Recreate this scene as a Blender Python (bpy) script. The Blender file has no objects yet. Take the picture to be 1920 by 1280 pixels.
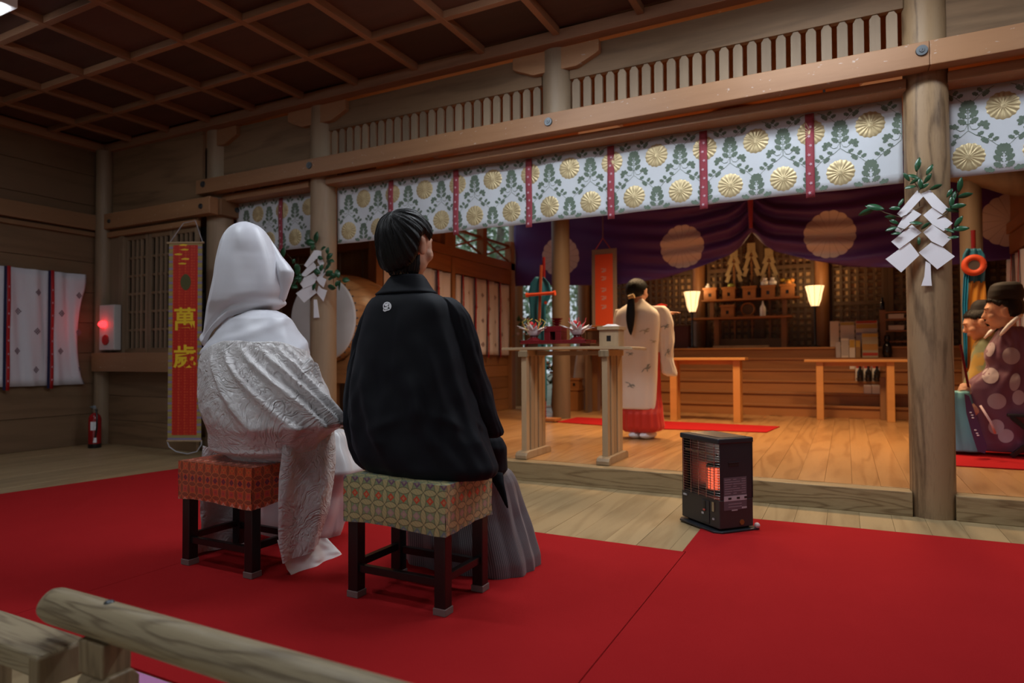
import bpy, bmesh, math, random
from mathutils import Vector, Matrix, noise
import numpy as np
PI=math.pi
random.seed(7)
SC=bpy.context.scene; COL=SC.collection
S=1.10                                   # whole scene scale (work units -> metres)
# ---------------------------------------------------------------- camera
FPX=1217.8; YAW=.47492; PIT=.022851; ROL=-.004353; CH=.85
_f=np.array([-math.sin(YAW)*math.cos(PIT),math.cos(YAW)*math.cos(PIT),math.sin(PIT)])
_r=np.array([math.cos(YAW),math.sin(YAW),0.]); _u=np.cross(_r,_f)
_r2=math.cos(ROL)*_r+math.sin(ROL)*_u; _u2=-math.sin(ROL)*_r+math.cos(ROL)*_u
cam=bpy.data.cameras.new('camera'); camo=bpy.data.objects.new('camera',cam); COL.objects.link(camo); SC.camera=camo
M=Matrix(((_r2[0],_u2[0],-_f[0],0),(_r2[1],_u2[1],-_f[1],0),(_r2[2],_u2[2],-_f[2],CH),(0,0,0,1)))
camo.matrix_world=M
cam.sensor_width=36; cam.lens=FPX/1920*36; cam.clip_start=.05; cam.clip_end=200
cam.dof.use_dof=True; cam.dof.focus_distance=2.75*S; cam.dof.aperture_fstop=1.9
def P(x,y,z=None,Y=None,X=None):
    "pixel of the photograph -> point on the plane z, Y or X"
    d=_r2*((x-960)/FPX)-_u2*((y-640)/FPX)+_f
    t=(z-CH)/d[2] if z is not None else (Y/d[1] if Y is not None else X/d[0])
    return Vector((t*d[0],t*d[1],CH+t*d[2]))
# ---------------------------------------------------------------- world, lights, exposure
SC.view_settings.view_transform='Standard'; SC.view_settings.look='None'
SC.view_settings.gamma=1; SC.view_settings.use_curve_mapping=False; SC.view_settings.exposure=0.0
W=bpy.data.worlds.new('world'); SC.world=W; W.use_nodes=True
bg=W.node_tree.nodes['Background']; bg.inputs[0].default_value=(.80,.90,1,1); bg.inputs[1].default_value=.72
def area(name,loc,sx,sy,e,col,rot=(0,0,0),spread=PI):
    l=bpy.data.lights.new(name,'AREA'); l.shape='RECTANGLE'; l.size=sx*S; l.size_y=sy*S; l.energy=e; l.color=col; l.spread=spread
    o=bpy.data.objects.new(name,l); o.location=loc; o.rotation_euler=rot; COL.objects.link(o); return o
COOL=(.86,.93,1.0); WARM=(1.0,.66,.36)
NAVE_LAMPS=[(-4.90,1.93),(-.15,3.15),(-2.7,1.35),(-1.2,.0),(1.75,3.0),(-1.62,2.86)]
ALTAR_LAMPS=[(-2.1,6.0),(-.9,6.3),(.35,6.0)]
NE=[5,27,16,13,19,25]
for (x,y),e in zip(NAVE_LAMPS,NE): area('nave_lamp_light',(x,y,2.865),1.0,.22,e,COOL)
for x,y in ALTAR_LAMPS: area('altar_lamp_light',(x,y,3.02),.42,.42,40,WARM,spread=2.1)
area('added_uplight',(-1.7,4.55,2.50),3.6,.05,.9,WARM,rot=(PI,0,0))  # uplight added behind the lintel so the picket gaps glow orange
# ---------------------------------------------------------------- helpers
class MB:
    def __init__(s): s.v=[]; s.f=[]; s.m=[]; s.uv=[]
    def add(s,vs,fs,m=0,uv=None):
        b=len(s.v); s.v+= [tuple(v) for v in vs]
        for i,f in enumerate(fs):
            s.f.append([b+k for k in f]); s.m.append(m); s.uv.append(uv[i] if uv else None)
        return s
    def hexa(s,p,m=0):
        return s.add(p,[(0,3,2,1),(4,5,6,7),(0,1,5,4),(1,2,6,5),(2,3,7,6),(3,0,4,7)],m)
    def box(s,x0,x1,y0,y1,z0,z1,m=0):
        return s.hexa([(x0,y0,z0),(x1,y0,z0),(x1,y1,z0),(x0,y1,z0),(x0,y0,z1),(x1,y0,z1),(x1,y1,z1),(x0,y1,z1)],m)
    def obox(s,c,size,R=None,m=0):
        c=Vector(c); R=R or Matrix.Identity(3); h=[q/2 for q in size]
        return s.hexa([c+R@Vector(((-1,1)[a]*h[0],(-1,1)[b]*h[1],(-1,1)[d]*h[2])) for a,b,d in((0,0,0),(1,0,0),(1,1,0),(0,1,0),(0,0,1),(1,0,1),(1,1,1),(0,1,1))],m)
    def frame(s,d):
        d=Vector(d).normalized(); a=Vector((0,0,1)) if abs(d.z)<.9 else Vector((1,0,0))
        u=d.cross(a).normalized(); return u,u.cross(d).normalized(),d
    def cyl(s,p0,p1,r0,r1=None,n=16,caps=True,m=0,sq=None):
        r1=r0 if r1 is None else r1; p0=Vector(p0); p1=Vector(p1); u,w,d=s.frame(p1-p0)
        vs=[p+u*(r*math.cos(2*PI*i/n))+w*(r*math.sin(2*PI*i/n)) for p,r in((p0,r0),(p1,r1)) for i in range(n)]
        fs=[(i,(i+1)%n,n+(i+1)%n,n+i) for i in range(n)]
        if caps: fs+=[tuple(range(n))[::-1],tuple(range(n,2*n))]
        return s.add(vs,fs,m)
    def bar(s,p0,p1,w,h,up=(0,0,1),m=0):
        p0=Vector(p0); p1=Vector(p1); d=(p1-p0).normalized(); u=d.cross(Vector(up)).normalized(); v=u.cross(d)
        q=[(-w/2,-h/2),(w/2,-h/2),(w/2,h/2),(-w/2,h/2)]
        return s.hexa([p0+u*a+v*b for a,b in q]+[p1+u*a+v*b for a,b in q],m)
    def tube(s,pts,r,n=8,m=0,caps=True):
        pts=[Vector(p) for p in pts]; R=r if isinstance(r,(list,tuple)) else [r]*len(pts); rings=[]
        u=None
        for i,p in enumerate(pts):
            d=(pts[min(i+1,len(pts)-1)]-pts[max(i-1,0)]).normalized()
            if u is None: u,_,_=s.frame(d)
            u=(u-d*u.dot(d)).normalized(); w=d.cross(u)
            rings.append([p+u*(R[i]*math.cos(2*PI*k/n))+w*(R[i]*math.sin(2*PI*k/n)) for k in range(n)])
        vs=[v for g in rings for v in g]
        fs=[(j*n+i,j*n+(i+1)%n,(j+1)*n+(i+1)%n,(j+1)*n+i) for j in range(len(pts)-1) for i in range(n)]
        if caps: fs+=[tuple(range(n))[::-1],tuple(range((len(pts)-1)*n,len(pts)*n))]
        return s.add(vs,fs,m)
    def ell(s,c,r,n=20,k=12,R=None,m=0):
        c=Vector(c); R=R or Matrix.Identity(3); vs=[]
        r=(r,r,r) if not isinstance(r,(tuple,list)) else r
        for j in range(1,k):
            t=PI*j/k
            for i in range(n):
                p=2*PI*i/n; vs.append(c+R@Vector((r[0]*math.sin(t)*math.cos(p),r[1]*math.sin(t)*math.sin(p),r[2]*math.cos(t))))
        fs=[(j*n+i,(j+1)*n+i,(j+1)*n+(i+1)%n,j*n+(i+1)%n) for j in range(k-2) for i in range(n)]
        a=len(vs); vs.append(c+R@Vector((0,0,r[2]))); vs.append(c-R@Vector((0,0,r[2])))
        fs+=[(a,i,(i+1)%n) for i in range(n)]+[(a+1,(k-2)*n+(i+1)%n,(k-2)*n+i) for i in range(n)]
        return s.add(vs,fs,m)
    def lathe(s,c,prof,n=24,m=0,caps=True):
        c=Vector(c); vs=[c+Vector((r*math.cos(2*PI*i/n),r*math.sin(2*PI*i/n),z)) for r,z in prof for i in range(n)]
        fs=[(j*n+i,j*n+(i+1)%n,(j+1)*n+(i+1)%n,(j+1)*n+i) for j in range(len(prof)-1) for i in range(n)]
        if caps: fs+=[tuple(range(n))[::-1],tuple(range((len(prof)-1)*n,len(prof)*n))]
        return s.add(vs,fs,m)
    def prism(s,poly,fn,a,b,m=0):
        "polygon (list of 2d) extruded: fn(u,v,w) -> point, w from a to b"
        n=len(poly); vs=[fn(u,v,w) for w in(a,b) for u,v in poly]
        fs=[tuple(range(n))[::-1],tuple(range(n,2*n))]+[(i,(i+1)%n,n+(i+1)%n,n+i) for i in range(n)]
        return s.add(vs,fs,m)
    def grid(s,fn,nu,nv,m=0,uvf=None,closed=False):
        vs=[fn(i/nu,j/nv) for j in range(nv+1) for i in range(nu+1)]
        fs=[];uv=[]
        for j in range(nv):
            for i in range(nu):
                fs.append((j*(nu+1)+i,j*(nu+1)+i+1,(j+1)*(nu+1)+i+1,(j+1)*(nu+1)+i))
                if uvf: uv.append([uvf(a/nu,b/nv) for a,b in((i,j),(i+1,j),(i+1,j+1),(i,j+1))])
        return s.add(vs,fs,m,uv if uvf else None)
    def build(s,name,mats,parent=None,smooth=False,bevel=0,origin=None,solid=0,subsurf=0,seg=2,recalc=True):
        me=bpy.data.meshes.new(name); off=Vector((0,0,0))
        if parent is not None:
            p=parent
            while p is not None: off=off+p.location; p=p.parent
        else:
            if origin is None:
                A=np.array(s.v); origin=((A[:,0].min()+A[:,0].max())/2,(A[:,1].min()+A[:,1].max())/2,A[:,2].min())
            off=Vector(origin)
        me.from_pydata([Vector(v)-off for v in s.v],[],s.f)
        if not isinstance(mats,(list,tuple)): mats=[mats]
        for mt in mats: me.materials.append(mt)
        me.polygons.foreach_set('material_index',s.m)
        if any(s.uv):
            ul=me.uv_layers.new(name='UVMap'); li=0
            for f,u in zip(s.f,s.uv):
                for k in range(len(f)):
                    ul.data[li].uv=u[k] if u else (0,0); li+=1
        if recalc:
            bm=bmesh.new(); bm.from_mesh(me); bmesh.ops.recalc_face_normals(bm,faces=bm.faces); bm.to_mesh(me); bm.free()
        if smooth:
            me.polygons.foreach_set('use_smooth',[True]*len(me.polygons))
            if smooth!='all':
                try: me.set_sharp_from_angle(angle=math.radians(42))
                except Exception: pass
        me.update()
        o=bpy.data.objects.new(name,me); COL.objects.link(o)
        if parent is not None: o.parent=parent
        else: o.location=off
        if solid: md=o.modifiers.new('solid','SOLIDIFY'); md.thickness=solid; md.offset=0
        if subsurf: md=o.modifiers.new('sub','SUBSURF'); md.levels=subsurf; md.render_levels=subsurf
        if bevel: md=o.modifiers.new('bevel','BEVEL'); md.width=bevel; md.segments=seg; md.limit_method='ANGLE'; md.angle_limit=.7
        return o
def thing(name,label,cat,loc=(0,0,0),group=None):
    o=bpy.data.objects.new(name,None); COL.objects.link(o); o.location=loc; o.empty_display_size=.05
    o['label']=label; o['category']=cat
    if group: o['group']=group
    return o
def tag(o,label,cat,group=None):
    o['label']=label; o['category']=cat
    if group: o['group']=group
    return o
def structure(o): o['kind']='structure'; return o
def sempty(name,loc=(0,0,0)):
    o=bpy.data.objects.new(name,None); COL.objects.link(o); o.location=loc; o['kind']='structure'; return o
def dup(root,loc,label=None,group=None,rotz=None):
    r=root.copy(); COL.objects.link(r); r.location=loc
    if rotz is not None: r.rotation_euler=(0,0,rotz)
    if label: r['label']=label
    if group: r['group']=group
    for ch in list(root.children):
        c=ch.copy(); COL.objects.link(c); c.parent=r
        for g in list(ch.children):
            d=g.copy(); COL.objects.link(d); d.parent=c
    return r
def rz(a): return Matrix.Rotation(a,3,'Z')
# ---------------------------------------------------------------- materials
def srgb(r,g,b):
    f=lambda c:(c/12.92 if c<=.04045 else ((c+.055)/1.055)**2.4)
    return (f(r/255),f(g/255),f(b/255),1)
class NT:
    def __init__(s,name):
        s.mat=bpy.data.materials.new(name); s.mat.use_nodes=True; s.t=s.mat.node_tree; s.b=s.t.nodes['Principled BSDF']; s.n=0
    def node(s,ty,**k):
        n=s.t.nodes.new(ty)
        for a,v in k.items(): setattr(n,a,v)
        return n
    def link(s,a,b): s.t.links.new(a,b)
    def math(s,op,a,b=None,clamp=False):
        n=s.node('ShaderNodeMath',operation=op); n.use_clamp=clamp
        for i,x in enumerate((a,b)):
            if x is None: continue
            if isinstance(x,(int,float)): n.inputs[i].default_value=x
            else: s.link(x,n.inputs[i])
        return n.outputs[0]
    def mix(s,f,a,b,mode='MIX'):
        n=s.node('ShaderNodeMix',data_type='RGBA',blend_type=mode)
        for i,x in ((0,f),(6,a),(7,b)):
            if isinstance(x,(int,float)): n.inputs[i].default_value=x
            elif isinstance(x,tuple): n.inputs[i].default_value=x
            else: s.link(x,n.inputs[i])
        return n.outputs[2]
    def ramp(s,f,stops,interp='LINEAR'):
        n=s.node('ShaderNodeValToRGB'); cr=n.color_ramp; cr.interpolation=interp
        while len(cr.elements)<len(stops): cr.elements.new(.5)
        for e,(p,c) in zip(cr.elements,stops): e.position=p; e.color=c
        s.link(f,n.inputs[0]); return n.outputs[0]
    def coord(s,scale=(1,1,1),kind='Object',rnd=0,rot=(0,0,0)):
        c=s.node('ShaderNodeTexCoord'); mp=s.node('ShaderNodeMapping'); mp.inputs['Scale'].default_value=scale; mp.inputs['Rotation'].default_value=rot
        s.link(c.outputs[kind],mp.inputs[0]); out=mp.outputs[0]
        if rnd:
            oi=s.node('ShaderNodeObjectInfo'); va=s.node('ShaderNodeVectorMath',operation='ADD')
            mu=s.math('MULTIPLY',oi.outputs['Random'],rnd); s.link(out,va.inputs[0]); s.link(mu,va.inputs[1]); out=va.outputs[0]
        return out
    def noise(s,vec,scale,detail=4,rough=.55,dist=0):
        n=s.node('ShaderNodeTexNoise'); n.inputs['Scale'].default_value=scale; n.inputs['Detail'].default_value=detail
        n.inputs['Roughness'].default_value=rough; n.inputs['Distortion'].default_value=dist
        if vec is not None: s.link(vec,n.inputs['Vector'])
        return n.outputs[0]
    def bump(s,h,st=.3,d=.01):
        n=s.node('ShaderNodeBump'); n.inputs['Strength'].default_value=st; n.inputs['Distance'].default_value=d
        s.link(h,n.inputs['Height']); s.link(n.outputs[0],s.b.inputs['Normal'])
    def set(s,col=None,rough=None,metal=None,sheen=None,spec=None):
        if col is not None:
            if isinstance(col,tuple): s.b.inputs['Base Color'].default_value=col
            else: s.link(col,s.b.inputs['Base Color'])
        if rough is not None: s.b.inputs['Roughness'].default_value=rough
        if metal is not None: s.b.inputs['Metallic'].default_value=metal
        if sheen is not None: s.b.inputs['Sheen Weight'].default_value=sheen
        if spec is not None: s.b.inputs['Specular IOR Level'].default_value=spec
        return s
def wood(name,base,dark,axis='X',ring=9.,fine=1.,rough=.6,var=.25,bump=.15,contrast=.75,scale=1.0,spots=None,spec=.4,sharp=1.6,k=.10):
    n=NT(name)
    sc={'X':(k,1,1),'Y':(1,k,1),'Z':(1,1,k)}[axis]; sc=tuple(q*scale for q in sc)
    v=n.coord(sc,rnd=37)
    big=n.noise(v,2.2,3,.5,.4)
    r=n.math('SINE',n.math('MULTIPLY',big,ring*6.28)); r=n.math('MULTIPLY_ADD',r,.5); n.t.nodes[-1].inputs[2].default_value=.5
    r=n.math('POWER',r,sharp)
    f=n.noise(v,60*fine,3,.6); f2=n.noise(v,9*fine,4,.6)
    a=n.math('MULTIPLY',r,contrast*.55); a=n.math('ADD',a,n.math('MULTIPLY',n.math('SUBTRACT',f,.5),contrast*.8)); a=n.math('ADD',a,n.math('MULTIPLY',n.math('SUBTRACT',f2,.5),contrast*.9),True)
    col=n.mix(a,base,dark)
    oi=n.node('ShaderNodeObjectInfo'); hv=n.node('ShaderNodeHueSaturation')
    n.link(n.math('MULTIPLY_ADD',oi.outputs['Random'],var),hv.inputs['Value']); n.t.nodes[-1].inputs[2].default_value=1-var/2
    n.link(col,hv.inputs['Color']); col=hv.outputs[0]
    if spots:
        sp=n.noise(n.coord((1,1,2.2),rnd=5),26,2,.5); m=n.ramp(sp,[(.70,(0,0,0,1)),(.74,(1,1,1,1))]); col=n.mix(n.math('MULTIPLY',m,.7),col,spots)
    n.set(col,rough,spec=spec); n.bump(a,bump,.004); return n.mat
def plain(name,c,rough=.5,metal=0.,bumpsc=0,bst=.1,sheen=0,var=0,spec=.5,em=None,est=0):
    n=NT(name); n.set(c,rough,metal,sheen,spec)
    if var or bumpsc:
        v=n.coord(); f=n.noise(v,bumpsc or 8,4)
        if var: n.set(n.mix(n.math('MULTIPLY',f,1.0),tuple(q*(1-var) for q in c[:3])+(1,),tuple(min(1,q*(1+var)) for q in c[:3])+(1,)))
        if bumpsc: n.bump(f,bst,.003)
    if em: n.b.inputs['Emission Color'].default_value=em; n.b.inputs['Emission Strength'].default_value=est
    return n.mat
M_={}
M_['col']=wood('wood_column',(.30,.215,.135,1),(.16,.10,.06,1),'Z',ring=6,rough=.5,contrast=.55,bump=.1)
M_['colfront']=wood('wood_column_grain',(.31,.205,.11,1),(.13,.08,.042,1),'Z',ring=9,rough=.5,contrast=1.35,scale=1.6,bump=.15,sharp=5.,k=.16)
M_['pillar']=wood('wood_inner_pillar',(.19,.14,.095,1),(.11,.078,.05,1),'Z',ring=6,rough=.55,contrast=.6)
M_['beam']=wood('wood_beam',(.37,.19,.09,1),(.22,.10,.045,1),'X',ring=5,rough=.5,contrast=.5,spots=(.5,.42,.36,1))
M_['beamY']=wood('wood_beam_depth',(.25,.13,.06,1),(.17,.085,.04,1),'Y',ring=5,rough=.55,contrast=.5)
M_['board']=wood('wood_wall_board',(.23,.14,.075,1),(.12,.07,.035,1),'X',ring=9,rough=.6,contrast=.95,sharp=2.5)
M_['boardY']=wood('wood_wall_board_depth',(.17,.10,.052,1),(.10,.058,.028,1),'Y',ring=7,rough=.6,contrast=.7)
M_['boardZ']=wood('wood_vertical',(.27,.185,.115,1),(.15,.095,.055,1),'Z',ring=5,rough=.6,contrast=.6)
M_['picket']=wood('wood_picket',(.30,.215,.14,1),(.17,.11,.07,1),'Z',ring=4,rough=.6,contrast=.5,var=.35)
M_['rib']=wood('wood_ceiling_rib',(.30,.15,.08,1),(.14,.06,.03,1),'X',ring=4,rough=.5,contrast=.6)
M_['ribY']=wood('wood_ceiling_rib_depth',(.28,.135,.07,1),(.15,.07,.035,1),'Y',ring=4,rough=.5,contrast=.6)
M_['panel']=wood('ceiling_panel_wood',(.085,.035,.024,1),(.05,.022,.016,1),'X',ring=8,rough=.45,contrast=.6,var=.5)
M_['floor']=wood('floor_plank_wood',(.39,.285,.15,1),(.24,.16,.075,1),'Y',ring=9,rough=.42,contrast=.8,var=.14,bump=.05,sharp=2.5)
M_['afloor']=wood('altar_floor_wood',(.46,.245,.095,1),(.27,.12,.04,1),'Y',ring=10,rough=.3,contrast=.85,var=.16,bump=.04,spec=.5,sharp=2.5)
M_['sill']=wood('sill_wood',(.36,.26,.135,1),(.19,.12,.055,1),'X',ring=12,rough=.5,contrast=1.35,var=.1,scale=2.0,sharp=3.5,k=.13)
M_['rail']=wood('weathered_rail_wood',(.36,.285,.175,1),(.13,.088,.05,1),'X',ring=17,rough=.42,contrast=1.15,var=.1,scale=4.2,bump=.3,sharp=2.6,k=.055)
M_['railZ']=wood('weathered_post_wood',(.27,.195,.11,1),(.13,.085,.045,1),'Z',ring=9,rough=.5,contrast=1.1,var=.1,scale=3.0,sharp=3.)
M_['altar']=wood('altar_wood',(.38,.155,.048,1),(.21,.08,.024,1),'X',ring=6,rough=.45,contrast=.6)
M_['altarZ']=wood('altar_wood_vertical',(.30,.14,.055,1),(.16,.07,.026,1),'Z',ring=6,rough=.45,contrast=.6)
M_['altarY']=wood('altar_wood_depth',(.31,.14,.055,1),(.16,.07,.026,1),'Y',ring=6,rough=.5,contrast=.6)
M_['orange']=wood('bench_orange_wood',(.58,.27,.08,1),(.40,.16,.045,1),'X',ring=4,rough=.35,contrast=.5)
M_['stand']=wood('stand_pale_wood',(.42,.29,.165,1),(.24,.15,.08,1),'Z',ring=7,rough=.5,contrast=.6)
M_['standX']=wood('stand_top_wood',(.42,.29,.165,1),(.24,.15,.08,1),'X',ring=7,rough=.5,contrast=.6)
M_['lattice']=wood('dark_lattice_wood',(.14,.085,.05,1),(.07,.042,.025,1),'Z',ring=5,rough=.55,contrast=.5)
M_['drumwood']=wood('drum_barrel_wood',(.42,.21,.08,1),(.19,.08,.03,1),'Y',ring=12,rough=.35,contrast=.9,scale=1.6)
M_['iron']=plain('bolt_iron',(.10,.11,.12,1),.4,.8)
M_['black_lacquer']=plain('black_lacquer',(.012,.009,.009,1),.28,0)
M_['gray_pad']=plain('grey_felt_pad',(.20,.13,.12,1),.8)
M_['white_paper']=plain('white_paper',(.86,.86,.90,1),.6)
M_['gold']=plain('gold_foil',(.56,.45,.25,1),.42,.4,bumpsc=70,bst=.25)
M_['print_green']=plain('woven_green',(.13,.18,.135,1),.8)
M_['noren']=plain('noren_white_cloth',(.62,.67,.72,1),.75,bumpsc=400,bst=.1,sheen=.1)
M_['red_strap']=plain('strap_red_cloth',(.30,.035,.055,1),.7,bumpsc=60,bst=.3,sheen=.2)
M_['strapdot']=plain('strap_pale_motif',(.60,.38,.44,1),.8)
M_['red2']=plain('bright_red_cloth',(.42,.008,.01,1),.65,bumpsc=40,bst=.2)
M_['navy']=plain('navy_cloth',(.01,.008,.05,1),.8)
M_['curt']=plain('white_curtain_cloth',(.66,.64,.70,1),.8,bumpsc=300,bst=.1)
M_['curtprint']=plain('grey_brown_print',(.16,.10,.13,1),.85)
M_['purple']=plain('purple_silk',(.085,.022,.15,1),.5,bumpsc=20,bst=.1,sheen=.1)
M_['crest']=plain('pale_crest_cloth',(.62,.58,.58,1),.8)
M_['crestline']=plain('crest_line',(.22,.18,.22,1),.8)
M_['skin']=plain('skin',(.60,.33,.22,1),.5,bumpsc=90,bst=.05,spec=.35)
M_['eye']=plain('eye_dark',(.02,.012,.01,1),.2)
M_['lips']=plain('lips',(.42,.12,.10,1),.5)
M_['leaf']=plain('sakaki_leaf',(.02,.085,.035,1),.28,var=.4,spec=.6)
M_['stem']=plain('branch_bark',(.10,.075,.04,1),.7)
M_['redlac']=plain('red_lacquer',(.17,.012,.015,1),.2)
M_['cushionwhite']=plain('white_cloth',(.78,.78,.80,1),.8)
# carpet
n=NT('red_felt_carpet'); v=n.coord(); f=n.noise(v,380,2,.6); g=n.noise(v,3.0,3)
n.set(n.mix(n.math('MULTIPLY',n.math('ADD',f,g),.5),(.31,.011,.013,1),(.43,.018,.020,1)),.95,sheen=0,spec=.05); n.bump(f,.5,.003); M_['carpet']=n.mat
M_['carpet_edge']=plain('carpet_backing_lilac',(.55,.22,.45,1),.9)
# hair
def hairmat(name,c,ax=(90,90,6)):
    n=NT(name); v=n.coord(ax); f=n.noise(v,1.5,4,.6); n.set(c,.5,spec=.28); n.bump(f,.9,.004); return n.mat
M_['hair']=hairmat('black_hair',(.006,.0055,.006,1)); M_['hat']=plain('black_hat_gauze',(.015,.012,.013,1),.75,bumpsc=200,bst=.3)
# haori (black crested jacket)
n=NT('black_wool_silk'); v=n.coord(); f=n.noise(v,420,2); n.set((.006,.0068,.010,1),.70,sheen=.04,spec=.17); n.b.inputs['Sheen Tint'].default_value=(.5,.6,.8,1); n.bump(f,.15,.001); M_['haori']=n.mat
# hakama stripes (UV.x in metres)
n=NT('striped_hakama_silk'); c=n.node('ShaderNodeTexCoord'); sx=n.node('ShaderNodeSeparateXYZ'); n.link(c.outputs['UV'],sx.inputs[0])
w=n.math('FRACT',n.math('MULTIPLY',sx.outputs[0],160)); m=n.math('LESS_THAN',w,.42)
n.set(n.mix(m,(.19,.18,.195,1),(.065,.06,.07,1)),.42,sheen=.2); M_['hakama']=n.mat
# bride silks
def silk(name,c,sc,st,rough=.38,dist=.006):
    n=NT(name); v=n.coord(); vo=n.node('ShaderNodeTexVoronoi'); vo.feature='SMOOTH_F1'; vo.inputs['Scale'].default_value=sc; 
    d=n.noise(v,sc*.35,3,.6,1.5); va=n.node('ShaderNodeVectorMath',operation='ADD'); n.link(v,va.inputs[0]); n.link(d,va.inputs[1]); n.link(va.outputs[0],vo.inputs['Vector'])
    h=n.math('ADD',n.math('MULTIPLY',vo.outputs['Distance'],.8),n.noise(v,sc*1.7,4,.6))
    n.set(c,rough,sheen=.15,spec=.55); n.bump(h,st,dist); return n.mat
M_['hood']=plain('white_silk_hood',(.66,.66,.72,1),.42,bumpsc=300,bst=.05,sheen=.2)
M_['brocade']=silk('white_brocade_silk',(.66,.63,.63,1),13,.9,.33,.012)
M_['satin']=plain('white_satin_lining',(.68,.67,.68,1),.3,bumpsc=14,bst=.1,sheen=.1)
M_['satin2']=plain('bluish_white_satin_lining',(.86,.90,.90,1),.25,bumpsc=14,bst=.1)
# stool brocades: overlapping circles
def shippo(name,ground,petal,line,diam,scale=26.,rough=.45):
    n=NT(name); c=n.node('ShaderNodeTexCoord'); sx=n.node('ShaderNodeSeparateXYZ'); n.link(c.outputs['UV'],sx.inputs[0])
    u=n.math('MULTIPLY',sx.outputs[0],scale); v=n.math('MULTIPLY',sx.outputs[1],scale)
    ru=n.math('ROUND',u); rv=n.math('ROUND',v)
    x=n.math('ABSOLUTE',n.math('SUBTRACT',u,ru)); y=n.math('ABSOLUTE',n.math('SUBTRACT',v,rv))
    def dist(a,b): return n.math('SQRT',n.math('ADD',n.math('MULTIPLY',a,a),n.math('MULTIPLY',b,b)))
    d1=dist(n.math('SUBTRACT',1,x),y); d2=dist(x,n.math('SUBTRACT',1,y)); dm=n.math('MINIMUM',d1,d2)
    pet=n.math('LESS_THAN',dm,.69); edge=n.math('LESS_THAN',dm,.735)
    md=n.math('LESS_THAN',n.math('ADD',x,y),.27); md2=n.math('LESS_THAN',n.math('ADD',x,y),.12)
    rowf=n.math('FRACT',n.math('MULTIPLY',n.math('ADD',rv,.5),1/len(diam)))
    dc=n.ramp(rowf,[(i/len(diam),q) for i,q in enumerate(diam)],'CONSTANT')
    sp=n.math('MULTIPLY',n.math('GREATER_THAN',n.math('FRACT',n.math('MULTIPLY',n.math('ADD',u,v),4.)),.5),.35)
    col=n.mix(edge,ground,line); col=n.mix(pet,col,n.mix(sp,petal,ground)); col=n.mix(md,col,dc); col=n.mix(md2,col,n.mix(.5,dc,petal))
    n.set(col,rough,metal=.15,sheen=.2,spec=.5); n.bump(pet,.25,.001); return n.mat
M_['brocade_green']=shippo('green_gold_brocade',(.25,.32,.15,1),(.52,.44,.20,1),(.13,.12,.055,1),[(.16,.21,.24,1),(.44,.28,.26,1),(.62,.07,.02,1),(.17,.08,.15,1)],19.)
M_['brocade_red']=shippo('red_gold_brocade',(.66,.065,.015,1),(.28,.05,.015,1),(.70,.17,.04,1),[(.80,.34,.24,1),(.62,.05,.04,1),(.18,.012,.04,1),(.70,.13,.03,1)],22.)
# ================================================================ STRUCTURE
LW=-6.68; WY=3.92                      # left wall, left bay wall
fl=sempty('floor')
x=-6.7; i=0
while x<3.0:
    b=MB().box(x,x+.1488,-1.6,4.01,-.03,0.0004*((i*7)%3)); b.build('plank',M_['floor'],fl,bevel=.0008); x+=.15; i+=1
af=sempty('floor_altar',(0,0,.10))
x=-6.7; i=0
while x<3.0:
    MB().box(x,x+.1388,4.1,8.42,.09,.13+.0006*((i*5)%3)).build('plank',M_['afloor'],af,bevel=.0008); x+=.14; i+=1
# ground below and outside
n=NT('forest_ground'); v=n.coord(); n.set(n.mix(n.noise(v,1.5,5),(.10,.12,.06,1),(.30,.27,.20,1)),.9); 
structure(MB().box(-40,20,-20,45,-.6,-.45).build('ground_outside',n.mat))
# sill between the columns
sl=sempty('trim_sill',(0,4,0))
for a,b_ in((-6.6,-5.2),(-4.98,-3.96),(-3.76,.30),(.49,3.0)):
    MB().box(a,b_,4.0,4.14,0,.128).build('sill_beam',M_['sill'],sl,bevel=.004)
# columns
def column(cx,cy,r,z0,z1,mat='col',notch=False):
    m=MB().cyl((cx,cy,z0),(cx,cy,z1),r,r,40)
    return m.build('column',M_[mat],smooth=True)
cols=sempty('columns_front_row',(-1.7,4.08,0))
def colpart(*a,**k):
    cx,cy,r,z0,z1=a[:5]; return MB().cyl((cx,cy,z0),(cx,cy,z1),r,r,44).build('column',M_[k.get('mat','col')],cols,smooth=True)
PC=[(-5.12,4.08,.115),(-3.86,4.08,.107),(-1.73,4.07,.104),(.397,4.08,.104)]
colpart(*PC[0],0,2.92); colpart(*PC[1],0,2.92); colpart(*PC[2],2.44,2.92); colpart(*PC[3],0,3.0,mat='colfront')
colpart(-6.60,3.90,.075,0,2.92)
# long nageshi beam and bolts
bt=sempty('trim_beam',(-2,3.9,2.33))
MB().box(-5.21,.40,3.89,3.985,2.325,2.452).build('beam',M_['beam'],bt,bevel=.004)
MB().box(.402,3.0,3.89,3.985,2.325,2.452).build('beam',M_['beam'],bt,bevel=.004)
MB().box(-6.62,-4.985,3.86,3.95,2.13,2.28).build('beam',M_['beam'],bt,bevel=.004)
MB().box(-5.04,-4.95,3.951,4.35,2.13,2.275).build('beam',M_['beamY'],bt,bevel=.004)
def bolt(x,y,z,r,parent,ax=(0,-1,0)):
    a=Vector(ax); c=Vector((x,y,z)); m=MB().cyl(c,c+a*.010,r,r*.92,24); m.cyl(c+a*.010,c+a*.014,r*.45,r*.4,16); m.cyl(c+a*.0139,c+a*.016,r*.2,r*.1,10)
    m.build('bolt',M_['iron'],parent,smooth=True)
for x,z in((-5.112,2.405),(-3.833,2.398),(-1.723,2.393),(.367,2.405)): bolt(x,3.89,z,.0285,bt)
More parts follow.
